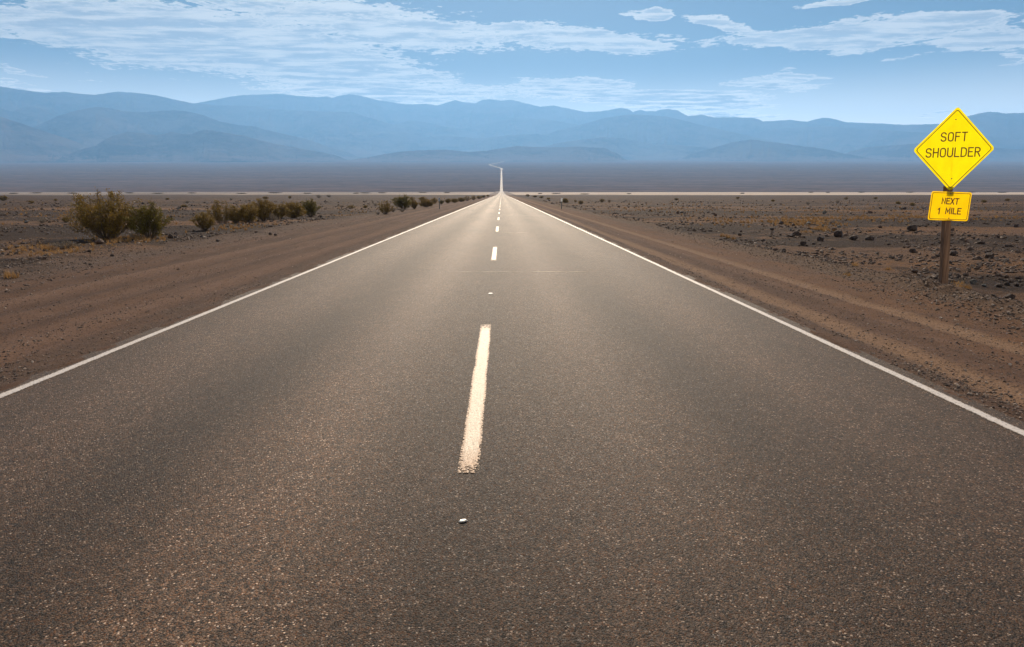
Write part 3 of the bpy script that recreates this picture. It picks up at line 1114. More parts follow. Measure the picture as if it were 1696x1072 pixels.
    def stub(bm, s0, s1, n):
        rings = []
        for k in range(n):
            s = s0 + (s1 - s0) * k / (n - 1)
            rings.append([bm.verts.new((lean.x * s + ax + rng.uniform(-.0015, .0015), ay + .012, lean.y * s))
                          for ax, ay in rounded([(-hwp, -dp), (hwp, -dp), (hwp, dp), (-hwp, dp)], .008, 2)])
        n = len(rings[0])
        for a, b in zip(rings, rings[1:]):
            for i in range(n):
                bm.faces.new((a[i], a[(i + 1) % n], b[(i + 1) % n], b[i]))
        bm.faces.new(rings[-1])
        bm.faces.new(list(reversed(rings[0])))
    def along(px, py): return (on(px, py) - O).length
    for nm, s0, s1, n in (('post', -.25, along(1570.6, 363), 14), ('post_head', along(1574.2, 317.4), along(1574.9, 308.5), 4)):
        bm = bmesh.new()
        stub(bm, s0, s1, n)
        bmesh.ops.recalc_face_normals(bm, faces=bm.faces)
        me = bpy.data.meshes.new(nm)
        bm.to_mesh(me)
        bm.free()
        link(nm, me, wood, root)
    s0, s1 = along(1570.6, 366), along(1583, 196)
    bm = bmesh.new()
    bmesh.ops.create_cone(bm, cap_ends=True, segments=8, radius1=.0035, radius2=.0035, depth=s1 - s0)
    me = bpy.data.meshes.new('added_rod')
    bm.to_mesh(me)
    bm.free()
    rod = link('added_rod', me, steel, root)
    q = lean * ((s0 + s1) / 2)
    rod.location = (q.x, .02, q.y)
    rod.rotation_euler = (0, math.atan2(lean.x, lean.y), 0)


def build_delineators():
    white, _, p = material('marker_white')
    p.inputs['Base Color'].default_value = (.78, .77, .72, 1)
    p.inputs['Roughness'].default_value = .5
    dark, _, p = material('marker_dark')
    p.inputs['Base Color'].default_value = (.075, .07, .065, 1)
    p.inputs['Roughness'].default_value = .6
    blue, _, p = material('marker_grey')
    p.inputs['Base Color'].default_value = (.20, .23, .27, 1)
    p.inputs['Roughness'].default_value = .5
    for px, py, ptop, mt, lab in ((728, 346.5, 328.5, blue, 'thin blue-grey marker post on the left road shoulder'),
                                  (930, 346.5, 328.8, white, 'thin marker post with white top on the right road shoulder')):
        b = at(px, py)
        h = (py - ptop) * metres_per_px(b)
        root = empty('marker_post', b)
        tag(root, lab, 'marker post', 'marker posts along the road')
        w = .045
        link('post', prism(rounded([(-w, h), (w, h), (w, -.2), (-w, -.2)], .01, 3), -.02, .02), dark, root)
        o = link('reflector', prism(rounded([(-w - .035, h + .02), (w + .035, h + .02), (w + .035, h * .70), (-w - .035, h * .70)], .02, 3), -.031, -.021), mt, root)


def build_reflectors():
    mt, g, p = material('marker_ceramic')
    n = g.noise(g.node('ShaderNodeTexCoord').outputs['Object'], 60, 3)
    g.put(p.inputs['Base Color'], g.mix(g.ss(n, .35, .6), (.80, .76, .70), (.55, .48, .40)))
    p.inputs['Roughness'].default_value = .35
    dk, _, p2 = material('marker_adhesive')
    p2.inputs['Base Color'].default_value = (.05, .042, .036, 1)
    for px, py, w, d, rz, lab in ((767, 863.5, .020, .009, .3, 'broken white pavement marker on the asphalt nearest the camera'),
                                  (812.5, 486.5, .045, .05, 0, 'small white pavement marker beyond the first centre dash')):
        c = at(px, py)
        root = empty('pavement_marker', (c.x, c.y, .002), rz)
        tag(root, lab, 'pavement marker', 'raised markers on the centre line')
        for nm, sx, sy, z0, z1, tp, mm in (('base', 1.12, 1.12, 0, .003, .95, dk), ('lens', 1.0, 1.0, .003, .009, .75, mt)):
            bm = bmesh.new()
            rg = random.Random(int(px))
            lo = [(math.cos(a) * w * sx * rg.uniform(.85, 1.1), math.sin(a) * d * sy * rg.uniform(.85, 1.1)) for a in np.linspace(0, 2 * math.pi, 12, endpoint=False)]
            a = [bm.verts.new((x, y, z0)) for x, y in lo]
            b = [bm.verts.new((x * tp, y * tp, z1)) for x, y in lo]
            for i in range(12):
                j = (i + 1) % 12
                bm.faces.new((a[i], a[j], b[j], b[i]))
            bm.faces.new(b)
            bm.faces.new(list(reversed(a)))
            me = bpy.data.meshes.new(nm)
            bm.to_mesh(me)
            bm.free()
            link(nm, me, mm, root)


# ---------------------------------------------------------------- shrubs
def mat_leaf(name, c1, c2):
    m, g, p = material(name)
    out = m.node_tree.nodes['Material Output']
    P = g.node('ShaderNodeTexCoord').outputs['Object']
    n = g.noise(P, 3.2, 3, .6)
    n2 = g.noise(P, 40, 2, .5)
    col = g.mix(g.ss(g.add(g.mul(n, .6), g.mul(n2, .4)), .35, .65), c1, c2)
    g.put(p.inputs['Base Color'], col)
    p.inputs['Roughness'].default_value = .6
    p.inputs['Specular IOR Level'].default_value = .2
    t = g.node('ShaderNodeBsdfTranslucent')
    g.put(t.inputs['Color'], col)
    mx = g.node('ShaderNodeMixShader')
    mx.inputs[0].default_value = .35
    g.l.new(p.outputs[0], mx.inputs[1])
    g.l.new(t.outputs[0], mx.inputs[2])
    g.l.new(mx.outputs[0], out.inputs['Surface'])
    return m


def shrub_meshes(seed, n_stem, leaf, leaf_n, flat=1.0, upright=.5, clumps=3):
    """a desert shrub about 1 m tall and 1.3 m wide: forking stems fanning from the root, small leaves on the outer twigs"""
    rg = np.random.default_rng(seed)
    stems, twigs = [], []
    for i in range(n_stem):
        a = rg.uniform(0, 2 * math.pi)
        sp = rg.uniform(.08, 1.0) ** .8
        tip = np.array([math.cos(a) * sp * .62, math.sin(a) * sp * .62, flat * (1.0 - .42 * sp ** 2) * rg.uniform(.62, 1.06)])
        root = np.array([math.cos(a) * .05, math.sin(a) * .05, -.04])
        bow = np.array([math.cos(a), math.sin(a), 0]) * rg.uniform(-.02, .12) + rg.normal(0, .03, 3)
        pts = [root + (tip - root) * t + bow * math.sin(t * math.pi) for t in np.linspace(0, 1, 6)]
        stems.append((pts, .011, .004))
        for k in range(5):
            t0 = rg.uniform(.22, .95)
            j = int(t0 * 5)
            p0 = pts[j] + (pts[min(j + 1, 5)] - pts[j]) * (t0 * 5 - j)
            dv = (tip - root) / np.linalg.norm(tip - root) * .6 + rg.normal(0, .55, 3)
            dv[2] = abs(dv[2]) * .6 + upright * .3
            ln = rg.uniform(.08, .25) + .05 * rg.uniform() ** 4
            p1 = p0 + dv / np.linalg.norm(dv) * ln
            p1[2] = min(p1[2], flat * (.93 + .06 * rg.uniform()))
            stems.append(([p0, (p0 + p1) / 2 + rg.normal(0, .012, 3), p1], .0045, .002))
            twigs.append((p0, p1))
        twigs.append((pts[3], tip))
    V, Fc = [], []
    for pts, r0, r1 in stems:
        b = len(V)
        m = len(pts)
        for i, p in enumerate(pts):
            r = r0 + (r1 - r0) * i / (m - 1)
            for q in range(3):
                an = q * 2.094 + .3
                V.append((p[0] + r * math.cos(an), p[1] + r * math.sin(an), p[2]))
        for i in range(m - 1):
            for q in range(3):
                q2 = (q + 1) % 3
                Fc.append((b + 3 * i + q, b + 3 * i + q2, b + 3 * i + 3 + q2, b + 3 * i + 3 + q))
    sm = np_mesh('stems', np.array(V), np.array(Fc))
    tw = np.array([(a, b) for a, b in twigs])
    # leafy twigs only: some are bare, so that gaps stay open
    keep = rg.uniform(0, 1, len(tw)) < .82
    tw = tw[keep]
    idx = rg.integers(0, len(tw), leaf_n)
    t = rg.uniform(.15, 1.05, leaf_n)
    P = tw[idx, 0] + (tw[idx, 1] - tw[idx, 0]) * t[:, None] + rg.normal(0, .028, (leaf_n, 3))
    P[:, 2] = np.maximum(P[:, 2], .06)
    u = rg.normal(0, 1, (leaf_n, 3))
    u[:, 2] = u[:, 2] * .7 + .5
    u /= np.linalg.norm(u, axis=1)[:, None]
    w = np.cross(u, rg.normal(0, 1, (leaf_n, 3)))
    w /= np.linalg.norm(w, axis=1)[:, None]
    s = leaf * rg.uniform(.6, 1.4, leaf_n)[:, None]
    q = np.stack([P - u * s, P + w * s * .48, P + u * s, P - w * s * .48], 1).reshape(-1, 3)
    lm = np_mesh('foliage', q, np.arange(leaf_n * 4).reshape(-1, 4), smooth=False)
    return sm, lm


def build_shrubs():
    stem_m = mat_simple('shrub_stem', (0.06, .042, .030), (0.15, .11, .085), 8, .9)
    lf_olive = mat_leaf('leaf_olive', (0.105, .066, .012), (0.23, .145, .030))
    lf_green = mat_leaf('leaf_green', (0.075, .058, .009), (0.17, .130, .022))
    lf_grey = mat_leaf('leaf_grey', (0.13, .10, .075), (0.24, .20, .15))
    protos = {}
    for key, args, lm in (('big', (1, 70, .016, 15000, 1.0, .5), lf_olive), ('green', (2, 50, .018, 14000, 1.0, .7), lf_green),
                          ('mid', (3, 46, .021, 9500, .95, .5), lf_olive), ('round', (4, 44, .022, 9000, .8, .4), lf_olive),
                          ('grey', (5, 46, .018, 2600, .75, .2), lf_grey), ('airy', (6, 38, .020, 5200, 1.0, .6), lf_olive)):
        sm, fm = shrub_meshes(*args)
        sm.materials.append(stem_m)
        fm.materials.append(lm)
        protos[key] = (sm, fm)

    def shrub(key, px, py, wpx, hpx, label, group, name='creosote_bush', cat='bush', rz=0.0):
        p = at(px, py) if py > 323.4 else None
        if p is None:
            d = pix_dir(px, py)
            yy = np.linspace(720, 1590, 800)
            k = int(np.argmin(np.abs(CAM_H + yy * d.z / d.y - far_z(yy))))
            p = Vector((yy[k] * d.x / d.y, yy[k], float(far_z(yy[k]))))
        mp = metres_per_px(p)
        o = empty(name, p, rz)
        sm, fm = protos[key]
        link('stems', sm, None, o)
        link('foliage', fm, None, o)
        o.scale = (wpx * mp / 1.12, wpx * mp / 1.12, hpx * mp / .93)
        tag(o, label, cat, group)
        return o
    gl = 'creosote bushes beyond the left shoulder'
    shrub('big', 178, 396, 102, 74, 'largest olive creosote bush, open stemmed, left of the road', gl, rz=.4)
    shrub('green', 249, 395, 68, 56, 'greener dense bush just right of the largest bush', gl, rz=1.1)
    shrub('mid', 339, 381.5, 40, 29, 'short pale bush at the near left end of the middle bush row', gl, rz=2.0)
    shrub('airy', 368, 371, 44, 36, 'loose airy bush second from left in the middle bush row', gl, rz=.2)
    shrub('round', 410, 368.5, 46, 36, 'broad rounded bush, left lobe of the middle row\'s thickest clump', gl, rz=2.9)
    shrub('mid', 437, 367, 42, 37, 'broad bush, right lobe of the middle row\'s thickest clump', gl, rz=4.0)
    shrub('airy', 391, 369.5, 36, 27, 'thin gappy bush between the airy bush and the thick clump', gl, rz=.8)
    shrub('mid', 463, 362.5, 34, 24, 'dull brown bush filling the gap right of the thick clump', gl, rz=5.5)
    shrub('grey', 450, 365.5, 22, 16, 'small dry brown shrub at the foot of the thick clump', gl, 'dry_shrub', 'shrub', rz=1)
    shrub('round', 487, 361.5, 38, 32, 'olive bush second from the far end of the middle bush row', gl, rz=5.0)
    shrub('green', 514, 358.5, 33, 28, 'grey-green bush at the far right end of the middle bush row', gl, rz=.9)
    shrub('airy', 638, 355, 27, 21, 'small upright bush at the near end of the far bush cluster', gl, rz=3.3)
    shrub('green', 668, 347, 33, 23, 'dark tall bush in the middle of the far bush cluster', gl, rz=2.2)
    shrub('mid', 686, 346.5, 13, 15, 'narrow bush touching the right of the dark far bush', gl, rz=2.2)
    shrub('round', 706, 343, 25, 16, 'low wide bush beside the blue-grey marker post', gl, rz=1.2)
    shrub('grey', 626, 355.5, 10, 6, 'tiny grey tuft left of the far bush cluster', gl, 'dry_shrub', 'shrub')
    shrub('grey', 651, 351, 13, 9, 'pale grey ball shrub between two far cluster bushes', gl, 'dry_shrub', 'shrub')
    shrub('grey', 666, 351, 13, 7, 'grey shrub in front of the dark far bush', gl, 'dry_shrub', 'shrub')
    shrub('grey', 110, 411, 46, 15, 'low leafless brown shrub in front of the largest bush', gl, 'dry_shrub', 'shrub', rz=2)
    shrub('grey', 226, 396, 22, 12, 'dry tan shrub between the two nearest bushes', gl, 'dry_shrub', 'shrub', rz=2)
    rg = random.Random(5)
    g2 = 'row of small far bushes edging the left shoulder'
    for px, py, w, h in ((731, 338.5, 9, 7), (742, 337, 12, 8), (753, 336, 12, 9), (764, 334.5, 13, 9), (774, 333, 11, 8), (784, 331.5, 11, 7), (793, 329.5, 10, 6), (801, 327.6, 8, 5), (808, 326, 6, 4), (720, 337, 14, 9), (700, 334, 16, 8), (683, 333, 14, 7)):
        shrub(rg.choice(['mid', 'round', 'green', 'airy']), px, py, w, h, 'small far bush in the row along the left shoulder edge', g2, rz=rg.uniform(0, 6))
    g3 = 'lone small shrubs far out on the left plain'
    for px, py, w, h in ((6, 333, 14, 9), (92, 333.5, 6, 4), (156, 335, 7, 5), (310, 337, 9, 6), (305, 344, 11, 6), (383, 332, 8, 5), (545, 327, 9, 6), (566, 344, 9, 5), (582, 346, 13, 6), (605, 345, 8, 6), (528, 328, 8, 8), (277, 331, 6, 4), (52, 337, 8, 5), (130, 330, 6, 3), (440, 330, 10, 5), (480, 329, 8, 5), (622, 341, 8, 6), (70, 369, 15, 11), (109, 369, 12, 9)):
        shrub(rg.choice(['mid', 'grey', 'round', 'airy']), px, py, w, h, 'small lone shrub out on the stony plain left of the road', g3, 'desert_shrub', 'shrub', rz=rg.uniform(0, 6))
    g4 = 'lone small shrubs far out on the right plain'
    for px, py, w, h in ((936, 336.5, 11, 10), (962, 339, 9, 7), (953, 335, 5, 4), (997, 335.5, 8, 6), (1009, 335.5, 6, 7), (1338, 339, 7, 6), (1387, 337, 10, 7), (1401, 331, 7, 5), (1487, 338, 9, 6), (1511, 341, 9, 7), (1222, 330, 7, 4), (1280, 334, 7, 4), (1120, 332, 8, 4), (1630, 336, 9, 5), (1668, 333, 8, 5), (1450, 330, 7, 4), (874, 326, 8, 4), (886, 327, 8, 4), (897, 328.5, 9, 4), (908, 330, 7, 4)):
        shrub(rg.choice(['mid', 'grey', 'round', 'airy']), px, py, w, h, 'small lone shrub out on the stony plain right of the road', g4, 'desert_shrub', 'shrub', rz=rg.uniform(0, 6))
    g5 = 'dark shrub mounds on the pale lake bed'
    for px, py, w in ((921, 321.3, 15), (968, 322.2, 15), (894, 321.5, 8), (1042, 321.9, 8), (1230, 321.2, 8), (1343, 319.4, 8), (1371, 319.6, 6), (1426, 319.2, 12), (1508, 319.3, 14), (1610, 319.2, 10), (1660, 319.5, 13), (605, 320.4, 18), (632, 320.2, 14), (590, 321, 12), (510, 321.2, 14), (455, 320.2, 20), (400, 321.3, 16), (318, 320.6, 14), (262, 321, 18), (215, 320.4, 12), (120, 320.8, 16), (60, 320.5, 18), (22, 321.2, 12), (700, 319.6, 14), (740, 319.8, 10)):
        shrub('round', px, py, w, 2.2, 'low dark shrub mound standing on the pale lake bed', g5, 'shrub_mound', 'shrub', rz=rg.uniform(0, 6))


# ---------------------------------------------------------------- rocks, gravel, grass
def mat_rock(name, c1, c2):
    m, g, p = material(name)
    P = g.node('ShaderNodeTexCoord').outputs['Object']
    n = g.noise(P, 2.2, 6, .65)
    n2 = g.noise(P, 9, 5, .7)
    c = g.mix(g.ss(n, .35, .68), c1, c2)
    c = g.mix(g.mul(g.ss(n2, .55, .75), .5), c, tuple(q * 1.7 for q in c2))
    g.put(p.inputs['Base Color'], c)
    p.inputs['Roughness'].default_value = .8
    p.inputs['Specular IOR Level'].default_value = .3
    g.put(p.inputs['Normal'], g.bump(g.add(n, n2), .6, .12))
    return m


def rock_mesh(seed, rough=.25, sub=3):
    rg = random.Random(seed)
    bm = bmesh.new()
    bmesh.ops.create_icosphere(bm, subdivisions=sub, radius=.5)
    planes = [(Vector((rg.gauss(0, 1), rg.gauss(0, 1), rg.gauss(0, .8))).normalized(), rg.uniform(.27, .44)) for _ in range(11)]
    sc = (rg.uniform(.85, 1.05), rg.uniform(.7, .95), rg.uniform(.62, .85))
    for v in bm.verts:
        p = v.co.copy()
        for n, d in planes:
            k = p.dot(n) - d
            if k > 0:
                p -= n * k * .9
        n1 = float(fbm(np.array([p.x * 4 + seed]), np.array([p.y * 4 + p.z * 3.3]), 3, seed)[0])
        p *= 1 + .10 * n1
        v.co = Vector((p.x * sc[0], p.y * sc[1], p.z * sc[2]))
    me = bpy.data.meshes.new('rock')
    bm.to_mesh(me)
    bm.free()
    me.polygons.foreach_set('use_smooth', [False] * len(me.polygons))
    return me


def build_rocks():
    dark = mat_rock('rock_dark', (0.024, .0145, .011), (0.070, .043, .033))
    brown = mat_rock('rock_brown', (0.045, .024, .016), (0.11, .062, .043))
    grey = mat_rock('rock_grey', (0.06, .055, .052), (0.15, .135, .12))
    meshes = {}
    for k, mt in (('d', dark), ('b', brown), ('g', grey)):
        meshes[k] = []
        for i in range(5):
            me = rock_mesh(10 + i + 7 * ord(k) % 40)
            me.materials.append(mt)
            meshes[k].append(me)
    rg = random.Random(12)

    def rock(k, px, py, w, label, group, tall=None, pos=None, size=None):
        p = pos if pos is not None else at(px, py)
        s = size if size is not None else w * metres_per_px(p) * 1.1
        me = rg.choice(meshes[k])
        o = bpy.data.objects.new('rock', me)
        COL.objects.link(o)
        h = tall if tall else rg.uniform(.8, 1.15)
        o.scale = (s, s * rg.uniform(.8, 1.1), s * h)
        o.rotation_euler = (rg.uniform(-.25, .25), rg.uniform(-.25, .25), rg.uniform(0, 6.28))
        o.location = (p.x, p.y, p.z + s * h * .20)
        tag(o, label, 'rock', group)
        return o
    gr = 'larger rocks on the plain right of the road'
    for k, px, py, w, lab in (
            ('d', 1512, 382, 18, 'large dark boulder left of the plaque, largest rock on the right plain'),
            ('d', 1578, 423, 14, 'dark rounded rock touching the right side of the sign post'),
            ('b', 1515, 452, 12, 'upright brown rock left of the foot of the sign post'),
            ('d', 1625, 406, 12, 'tall dark rock right of the sign post, below the plaque'),
            ('d', 1439, 399, 15, 'dark rock second left of the large boulder by the plaque'),
            ('d', 1388, 393.5, 15, 'dark rock with a pale top on the rim of the right plain'),
            ('d', 1414, 397.5, 15, 'flat dark rock between two larger rocks on the right rim'),
            ('d', 1320, 390, 14, 'dark rock at the top of the small rock pile behind the right shoulder'),
            ('d', 1359, 399, 14, 'dark rock in front of the pale topped rock'),
            ('d', 1330, 406.5, 12, 'low dark rock lying alone on smooth dirt, right shoulder'),
            ('b', 1285, 415.5, 8, 'small brown rock on the graded right shoulder'),
            ('d', 1412, 418.5, 7, 'small dark rock on pale dirt below the right rim'),
            ('b', 1442, 432, 7, 'small reddish rock left of the upright brown rock'),
            ('d', 1511, 419, 12, 'flat dark rock left of the middle of the sign post'),
            ('d', 1557, 421, 6, 'small dark rock touching the left side of the sign post'),
            ('g', 1612, 470.5, 13, 'grey rock just right of the foot of the sign post'),
            ('g', 1630, 475, 10, 'blue-grey rock second right of the foot of the sign post'),
            ('d', 1640, 428, 17, 'long flat rock slab right of the sign post'),
            ('d', 1666, 433, 12, 'dark wedge shaped rock near the right edge, beyond the slab'),
            ('d', 1683, 474, 12, 'dark rock at the right end of the near stone cluster'),
            ('d', 1668, 473, 9, 'dark rock second from right in the near stone cluster'),
            ('d', 1655, 476, 12, 'dark knobbly rock in the middle of the near stone cluster'),
            ('d', 1673, 495, 15, 'low dark rock lying nearest the camera by the right edge'),
            ('d', 1645, 490, 8, 'small dark stone left of the low dark rock on the berm'),
            ('b', 1504, 460, 5, 'small reddish stone at the berm left of the sign post'),
            ('d', 1600, 477, 8, 'small flat stone right of the post base on the berm')):
        rock(k, px, py, w, lab, gr)
    gl = 'larger rocks beyond the left shoulder'
    for k, px, py, w, lab in (
            ('b', 165, 404.5, 14, 'brown boulder under the front of the largest bush'),
            ('d', 283, 394.5, 11, 'dark upright rock at the right foot of the greener bush'),
            ('d', 361, 398.5, 7, 'dark rock alone on the left graded shoulder'),
            ('d', 208, 399, 9, 'dark rock at the foot of the dry shrub between bushes'),
            ('b', 424, 385.5, 5, 'small reddish stone on the left shoulder below the bush row'),
            ('d', 448, 389, 7, 'flat dark stone in the short line on the left shoulder'),
            ('d', 456, 390, 6, 'dark stone at the right end of the short line on the left shoulder'),
            ('d', 321, 384, 5, 'small dark stone left of the short pale bush'),
            ('d', 109, 420, 7, 'dark stone in the rubble at the left, nearest the frame edge'),
            ('d', 148, 420, 8, 'dark stone in the rubble below the largest bush'),
            ('d', 185, 419, 6, 'small dark stone on the gravel in front of the largest bush')):
        rock(k, px, py, w, lab, gl)
    # the many smaller stones nothing tells apart
    def scatter(n, x0, x1, y0, y1, px_lo, px_hi, label, group, keep=None):
        K = n * 6
        qx = np.array([rg.uniform(x0, x1) for _ in range(K)])
        qy = np.array([y0 + (y1 - y0) * rg.random() ** 1.4 for _ in range(K)])
        ok = [(px, py, Vector(p)) for px, py, p in zip(qx, qy, at_many(qx, qy)) if not -11.3 < p[0] < 7.9]
        for px, py, p in ok[:n]:
            rock(rg.choice('dddbbg'), px, py, px_lo + (px_hi - px_lo) * rg.random() ** 3.2, label, group, pos=p)
    scatter(112, 1110, 1696, 346, 470, 3.2, 9, 'smaller dark stone strewn on the gravel plain right of the road', 'smaller stones on the right plain')
    scatter(36, 1210, 1420, 371, 396, 4, 10, 'dark stone in the rubble band behind the right shoulder', 'stones in the right rubble band')
    scatter(66, 0, 330, 338, 436, 3.0, 7.5, 'smaller dark stone strewn on the plain left of the road', 'smaller stones on the left plain')


def scatter_mesh(name, P, S, seed, mat, squash=.7):
    """one mesh of many faceted pebbles (nobody could count them)"""
    rg = np.random.default_rng(seed)
    bm = bmesh.new()
    bmesh.ops.create_icosphere(bm, subdivisions=1, radius=.5)
    bv = np.array([v.co for v in bm.verts])
    bf = np.array([[v.index for v in f.verts] for f in bm.faces])
    bm.free()
    n = len(P)
    jit = rg.normal(0, .09, (n, 12, 3))
    sc = np.stack([rg.uniform(.7, 1.25, n), rg.uniform(.6, 1.1, n), rg.uniform(.45, .9, n) * squash / .7], -1)
    a = rg.uniform(0, 2 * math.pi, n)
    v = (bv[None] + jit) * sc[:, None, :] * S[:, None, None]
    ca, sa = np.cos(a)[:, None], np.sin(a)[:, None]
    x = v[..., 0] * ca - v[..., 1] * sa
    y = v[..., 0] * sa + v[..., 1] * ca
    V = np.stack([x, y, v[..., 2]], -1) + P[:, None, :]
    V[..., 2] += S[:, None] * .12
    Fc = (bf[None] + (np.arange(n) * 12)[:, None, None]).reshape(-1, 3)
    return link(name, np_mesh(name, V.reshape(-1, 3), Fc, smooth=False), mat)


def mat_gravel(name, dark):
    m, g, p = material(name)
    geo = g.node('ShaderNodeNewGeometry')
    r = geo.outputs['Random Per Island']
    ramp = g.node('ShaderNodeValToRGB')
    g.put(ramp.inputs[0], r)
    els = ramp.color_ramp.elements
    stops = [(0, (0.035, .024, .018)), (.45, (0.095, .062, .046)), (.72, (0.15, .100, .073)), (.9, (0.21, .150, .112)), (1, (0.36, .28, .22))] if not dark else \
            [(0, (0.026, .016, .012)), (.45, (0.058, .036, .027)), (.8, (0.095, .060, .044)), (.95, (0.14, .098, .075)), (1, (0.28, .22, .17))]
    while len(els) < len(stops):
        els.new(.5)
    for e, (q, c) in zip(els, stops):
        e.position = q
        e.color = (*c, 1)
    g.put(p.inputs['Base Color'], ramp.outputs[0])
    p.inputs['Roughness'].default_value = .8
    p.inputs['Specular IOR Level'].default_value = .3
    return m


def build_gravel():
    rg = np.random.default_rng(77)

    def sample(n, xf, y0, y1, pw=1.0):
        u = rg.uniform(0, 1, n)
        # even in the picture: density falls with the square of the distance
        y = 1 / (1 / (y0 + 1) + (1 / (y1 + 1) - 1 / (y0 + 1)) * u ** pw) - 1
        return xf(y, n), y
    sets = []
    # grit on the graded shoulders
    x, y = sample(26000, lambda y, n: PAVE_L - 0.03 - rg.uniform(0, 1, n) ** 1.25 * 7.4, 1.5, 45)
    sets.append((x, y, .008 + .020 * rg.uniform(0, 1, len(x)) ** 3.5))
    x, y = sample(16000, lambda y, n: PAVE_R + 0.03 + rg.uniform(0, 1, n) ** 1.25 * 3.4, 1.5, 45)
    sets.append((x, y, .008 + .020 * rg.uniform(0, 1, len(x)) ** 3.5))
    # the windrow and the gravelly rims
    x, y = sample(22000, lambda y, n: shoulder_right(y) + .35 + rg.normal(0, .45, n), 4, 60)
    sets.append((x, y, .010 + .036 * rg.uniform(0, 1, len(x)) ** 3))
    x, y = sample(9000, lambda y, n: shoulder_left(y) + rg.normal(0, 1.1, n) + .5, 8, 90)
    sets.append((x, y, .012 + .050 * rg.uniform(0, 1, len(x)) ** 3))
    # coarser chips thrown up in lines between the wheel tracks
    for xc, w, n in ((3.82, .16, 5200), (4.72, .22, 3600), (6.3, .3, 2200), (-4.35, .2, 4200), (-5.1, .18, 2600), (-6.15, .25, 2600), (-7.35, .3, 2600), (-8.9, .5, 2600)):
        x, y = sample(n, lambda y, n: xc + rg.normal(0, w, n), 2, 40)
        k = fbm(x * 1.7 + xc, y * .55, 3, 211) > .02
        sets.append((x[k], y[k], .008 + .024 * rg.uniform(0, 1, k.sum()) ** 2.6))
    P1, S1 = [], []
    for x, y, s in sets:
        P1.append(np.stack([x, y, ground_z(x, y)], -1))
        S1.append(s)
    o = scatter_mesh('gravel', np.concatenate(P1), np.concatenate(S1), 5, mat_gravel('gravel', False))
    tag(o, 'loose brown gravel spread over both dirt shoulders', 'gravel', kind='stuff')
    P2, S2 = [], []
    x, y = sample(56000, lambda y, n: 7.6 + rg.uniform(0, 1, n) ** 1.3 * (8 + y * 1.0), 6, 160)
    k = fbm(x * .25, y * .25, 3, 201) + .35 * fbm(x * .9, y * .9, 2, 203) > -.10
    P2.append(np.stack([x, y, ground_z(x, y)], -1)[k])
    S2.append((.014 + .080 * rg.uniform(0, 1, len(x)) ** 4)[k] * (.8 + y[k] / 30))
    x, y = sample(46000, lambda y, n: -11.3 - rg.uniform(0, 1, n) ** 1.3 * (6 + y * 1.0), 10, 160)
    k = fbm(x * .25, y * .25, 3, 202) + .35 * fbm(x * .9, y * .9, 2, 204) > -.10
    P2.append(np.stack([x, y, ground_z(x, y)], -1)[k])
    S2.append((.014 + .080 * rg.uniform(0, 1, len(x)) ** 4)[k] * (.8 + y[k] / 30))
    o = scatter_mesh('desert_stones', np.concatenate(P2), np.concatenate(S2), 6, mat_gravel('desert_stones', True))
    tag(o, 'dark varnished stones covering the plains on both sides', 'stones', kind='stuff')


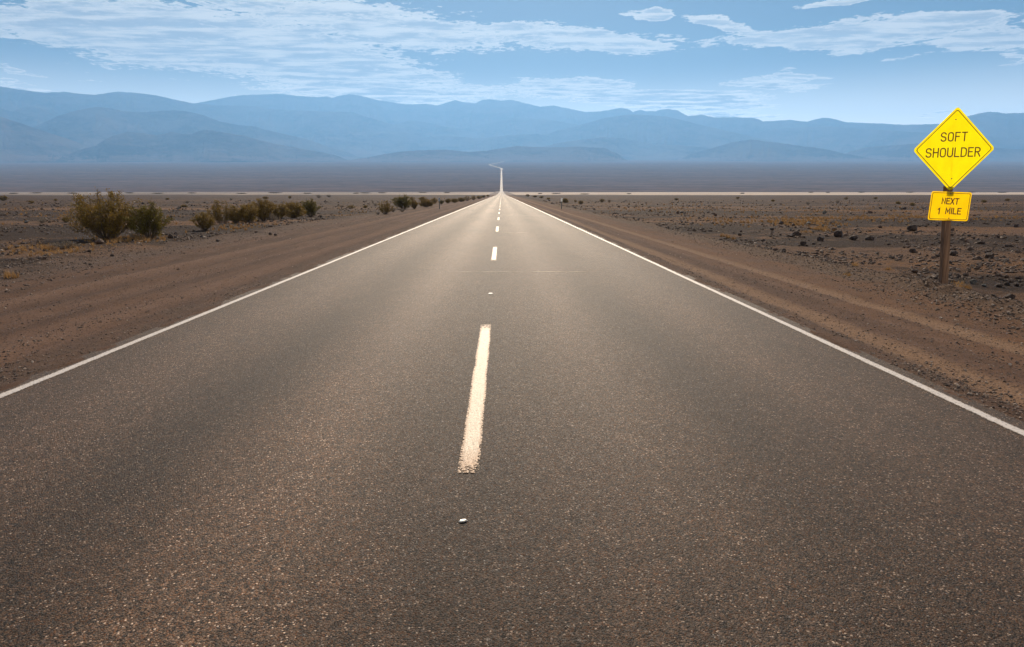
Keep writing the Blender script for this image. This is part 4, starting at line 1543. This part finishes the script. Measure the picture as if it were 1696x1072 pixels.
def build_grass():
    rg = np.random.default_rng(31)
    C = []

    def patch(px0, px1, py0, py1, n, keep=None):
        cx, cy, sx, sy = (px0 + px1) / 2, (py0 + py1) / 2, (px1 - px0) / 3.2, (py1 - py0) / 3.2
        qx, qy = cx + rg.normal(0, 1, n * 2) * sx, cy + rg.normal(0, 1, n * 2) * sy
        qy = np.maximum(qy, 330)
        P = at_many(qx, qy)
        k = ~((P[:, 0] > -11.6) & (P[:, 0] < 8.2)) & (fbm(P[:, 0] * .6, P[:, 1] * .25, 3, 301) > -.05)
        for p in P[k]:
            C.append((p[0], p[1], p[2], rg.uniform(.03, .10) * (1 + p[1] / 70)))
    patch(1205, 1420, 362, 373, 420)
    patch(1330, 1696, 358, 366, 420)
    patch(1325, 1370, 377, 384, 130)
    patch(1200, 1696, 340, 357, 260)
    patch(1020, 1200, 338, 352, 120)
    patch(0, 160, 404, 424, 80)
    patch(170, 262, 392, 402, 130)
    patch(330, 430, 366, 384, 80)
    patch(0, 330, 340, 372, 300)
    patch(560, 660, 350, 362, 110)
    patch(690, 800, 328, 345, 90)
    for px, py, s in ((1197, 392, .14), (1205, 394, .16), (1215, 397, .12), (1414, 441, .10), (1405, 452, .07), (1590, 476, .09), (1603, 478, .08), (14, 458, .16), (18, 461, .14), (1590, 470, .07), (1470, 447, .06)):
        p = at(px, py)
        for _ in range(4):
            C.append((p.x + rg.normal(0, .05), p.y + rg.normal(0, .08), p.z, s))
    C = np.array(C)
    nb = 14
    n = len(C) * nb
    c = np.repeat(C, nb, 0)
    a = rg.uniform(0, 2 * math.pi, n)
    ln = c[:, 3] * rg.uniform(.6, 1.3, n)
    spread = rg.uniform(.15, 1.0, n)
    b0 = c[:, :3] + np.stack([np.cos(a) * .03, np.sin(a) * .03, np.full(n, -.01)], -1)
    tip = c[:, :3] + np.stack([np.cos(a) * ln * spread, np.sin(a) * ln * spread, ln * np.sqrt(np.maximum(1.05 - spread ** 2, .05))], -1)
    wd = (.004 + .0007 * np.maximum(c[:, 1], 0)) * .6
    side = np.stack([-np.sin(a) * wd, np.cos(a) * wd, 0 * a], -1)
    V = np.stack([b0 - side, b0 + side, tip], 1).reshape(-1, 3)
    o = link('dry_grass', np_mesh('dry_grass', V, np.arange(n * 3).reshape(-1, 3), smooth=False),
             mat_leaf('dry_grass', (0.20, .11, .040), (0.36, .21, .085)))
    tag(o, 'low golden dry grass in patches over the plains', 'grass', kind='stuff')


def build_haze():
    x, y0, y1, z0, z1 = 19500, -900, 18800, -6, HAZE_TOP
    me = bpy.data.meshes.new('haze')
    bm = bmesh.new()
    bmesh.ops.create_cube(bm, size=1)
    for v in bm.verts:
        v.co = Vector((v.co.x * 2 * x, (y0 + y1) / 2 + v.co.y * (y1 - y0), (z0 + z1) / 2 + v.co.z * (z1 - z0)))
    bm.to_mesh(me)
    bm.free()
    m = bpy.data.materials.new('haze')
    m.use_nodes = True
    nt = m.node_tree
    nt.nodes.remove(nt.nodes['Principled BSDF'])
    v = nt.nodes.new('ShaderNodeVolumePrincipled')
    v.inputs['Density'].default_value = HAZE_DENSITY
    v.inputs['Color'].default_value = HAZE_COLOR
    v.inputs['Anisotropy'].default_value = 0.35
    nt.links.new(v.outputs[0], nt.nodes['Material Output'].inputs['Volume'])
    o = link('haze', me, m)
    tag(o, 'blue haze filling the whole valley', 'haze', kind='stuff')


build_ground()
build_road()
build_markings()
build_far_land()
build_sign()
build_delineators()
build_reflectors()
build_shrubs()
build_rocks()
build_gravel()
build_grass()
build_haze()
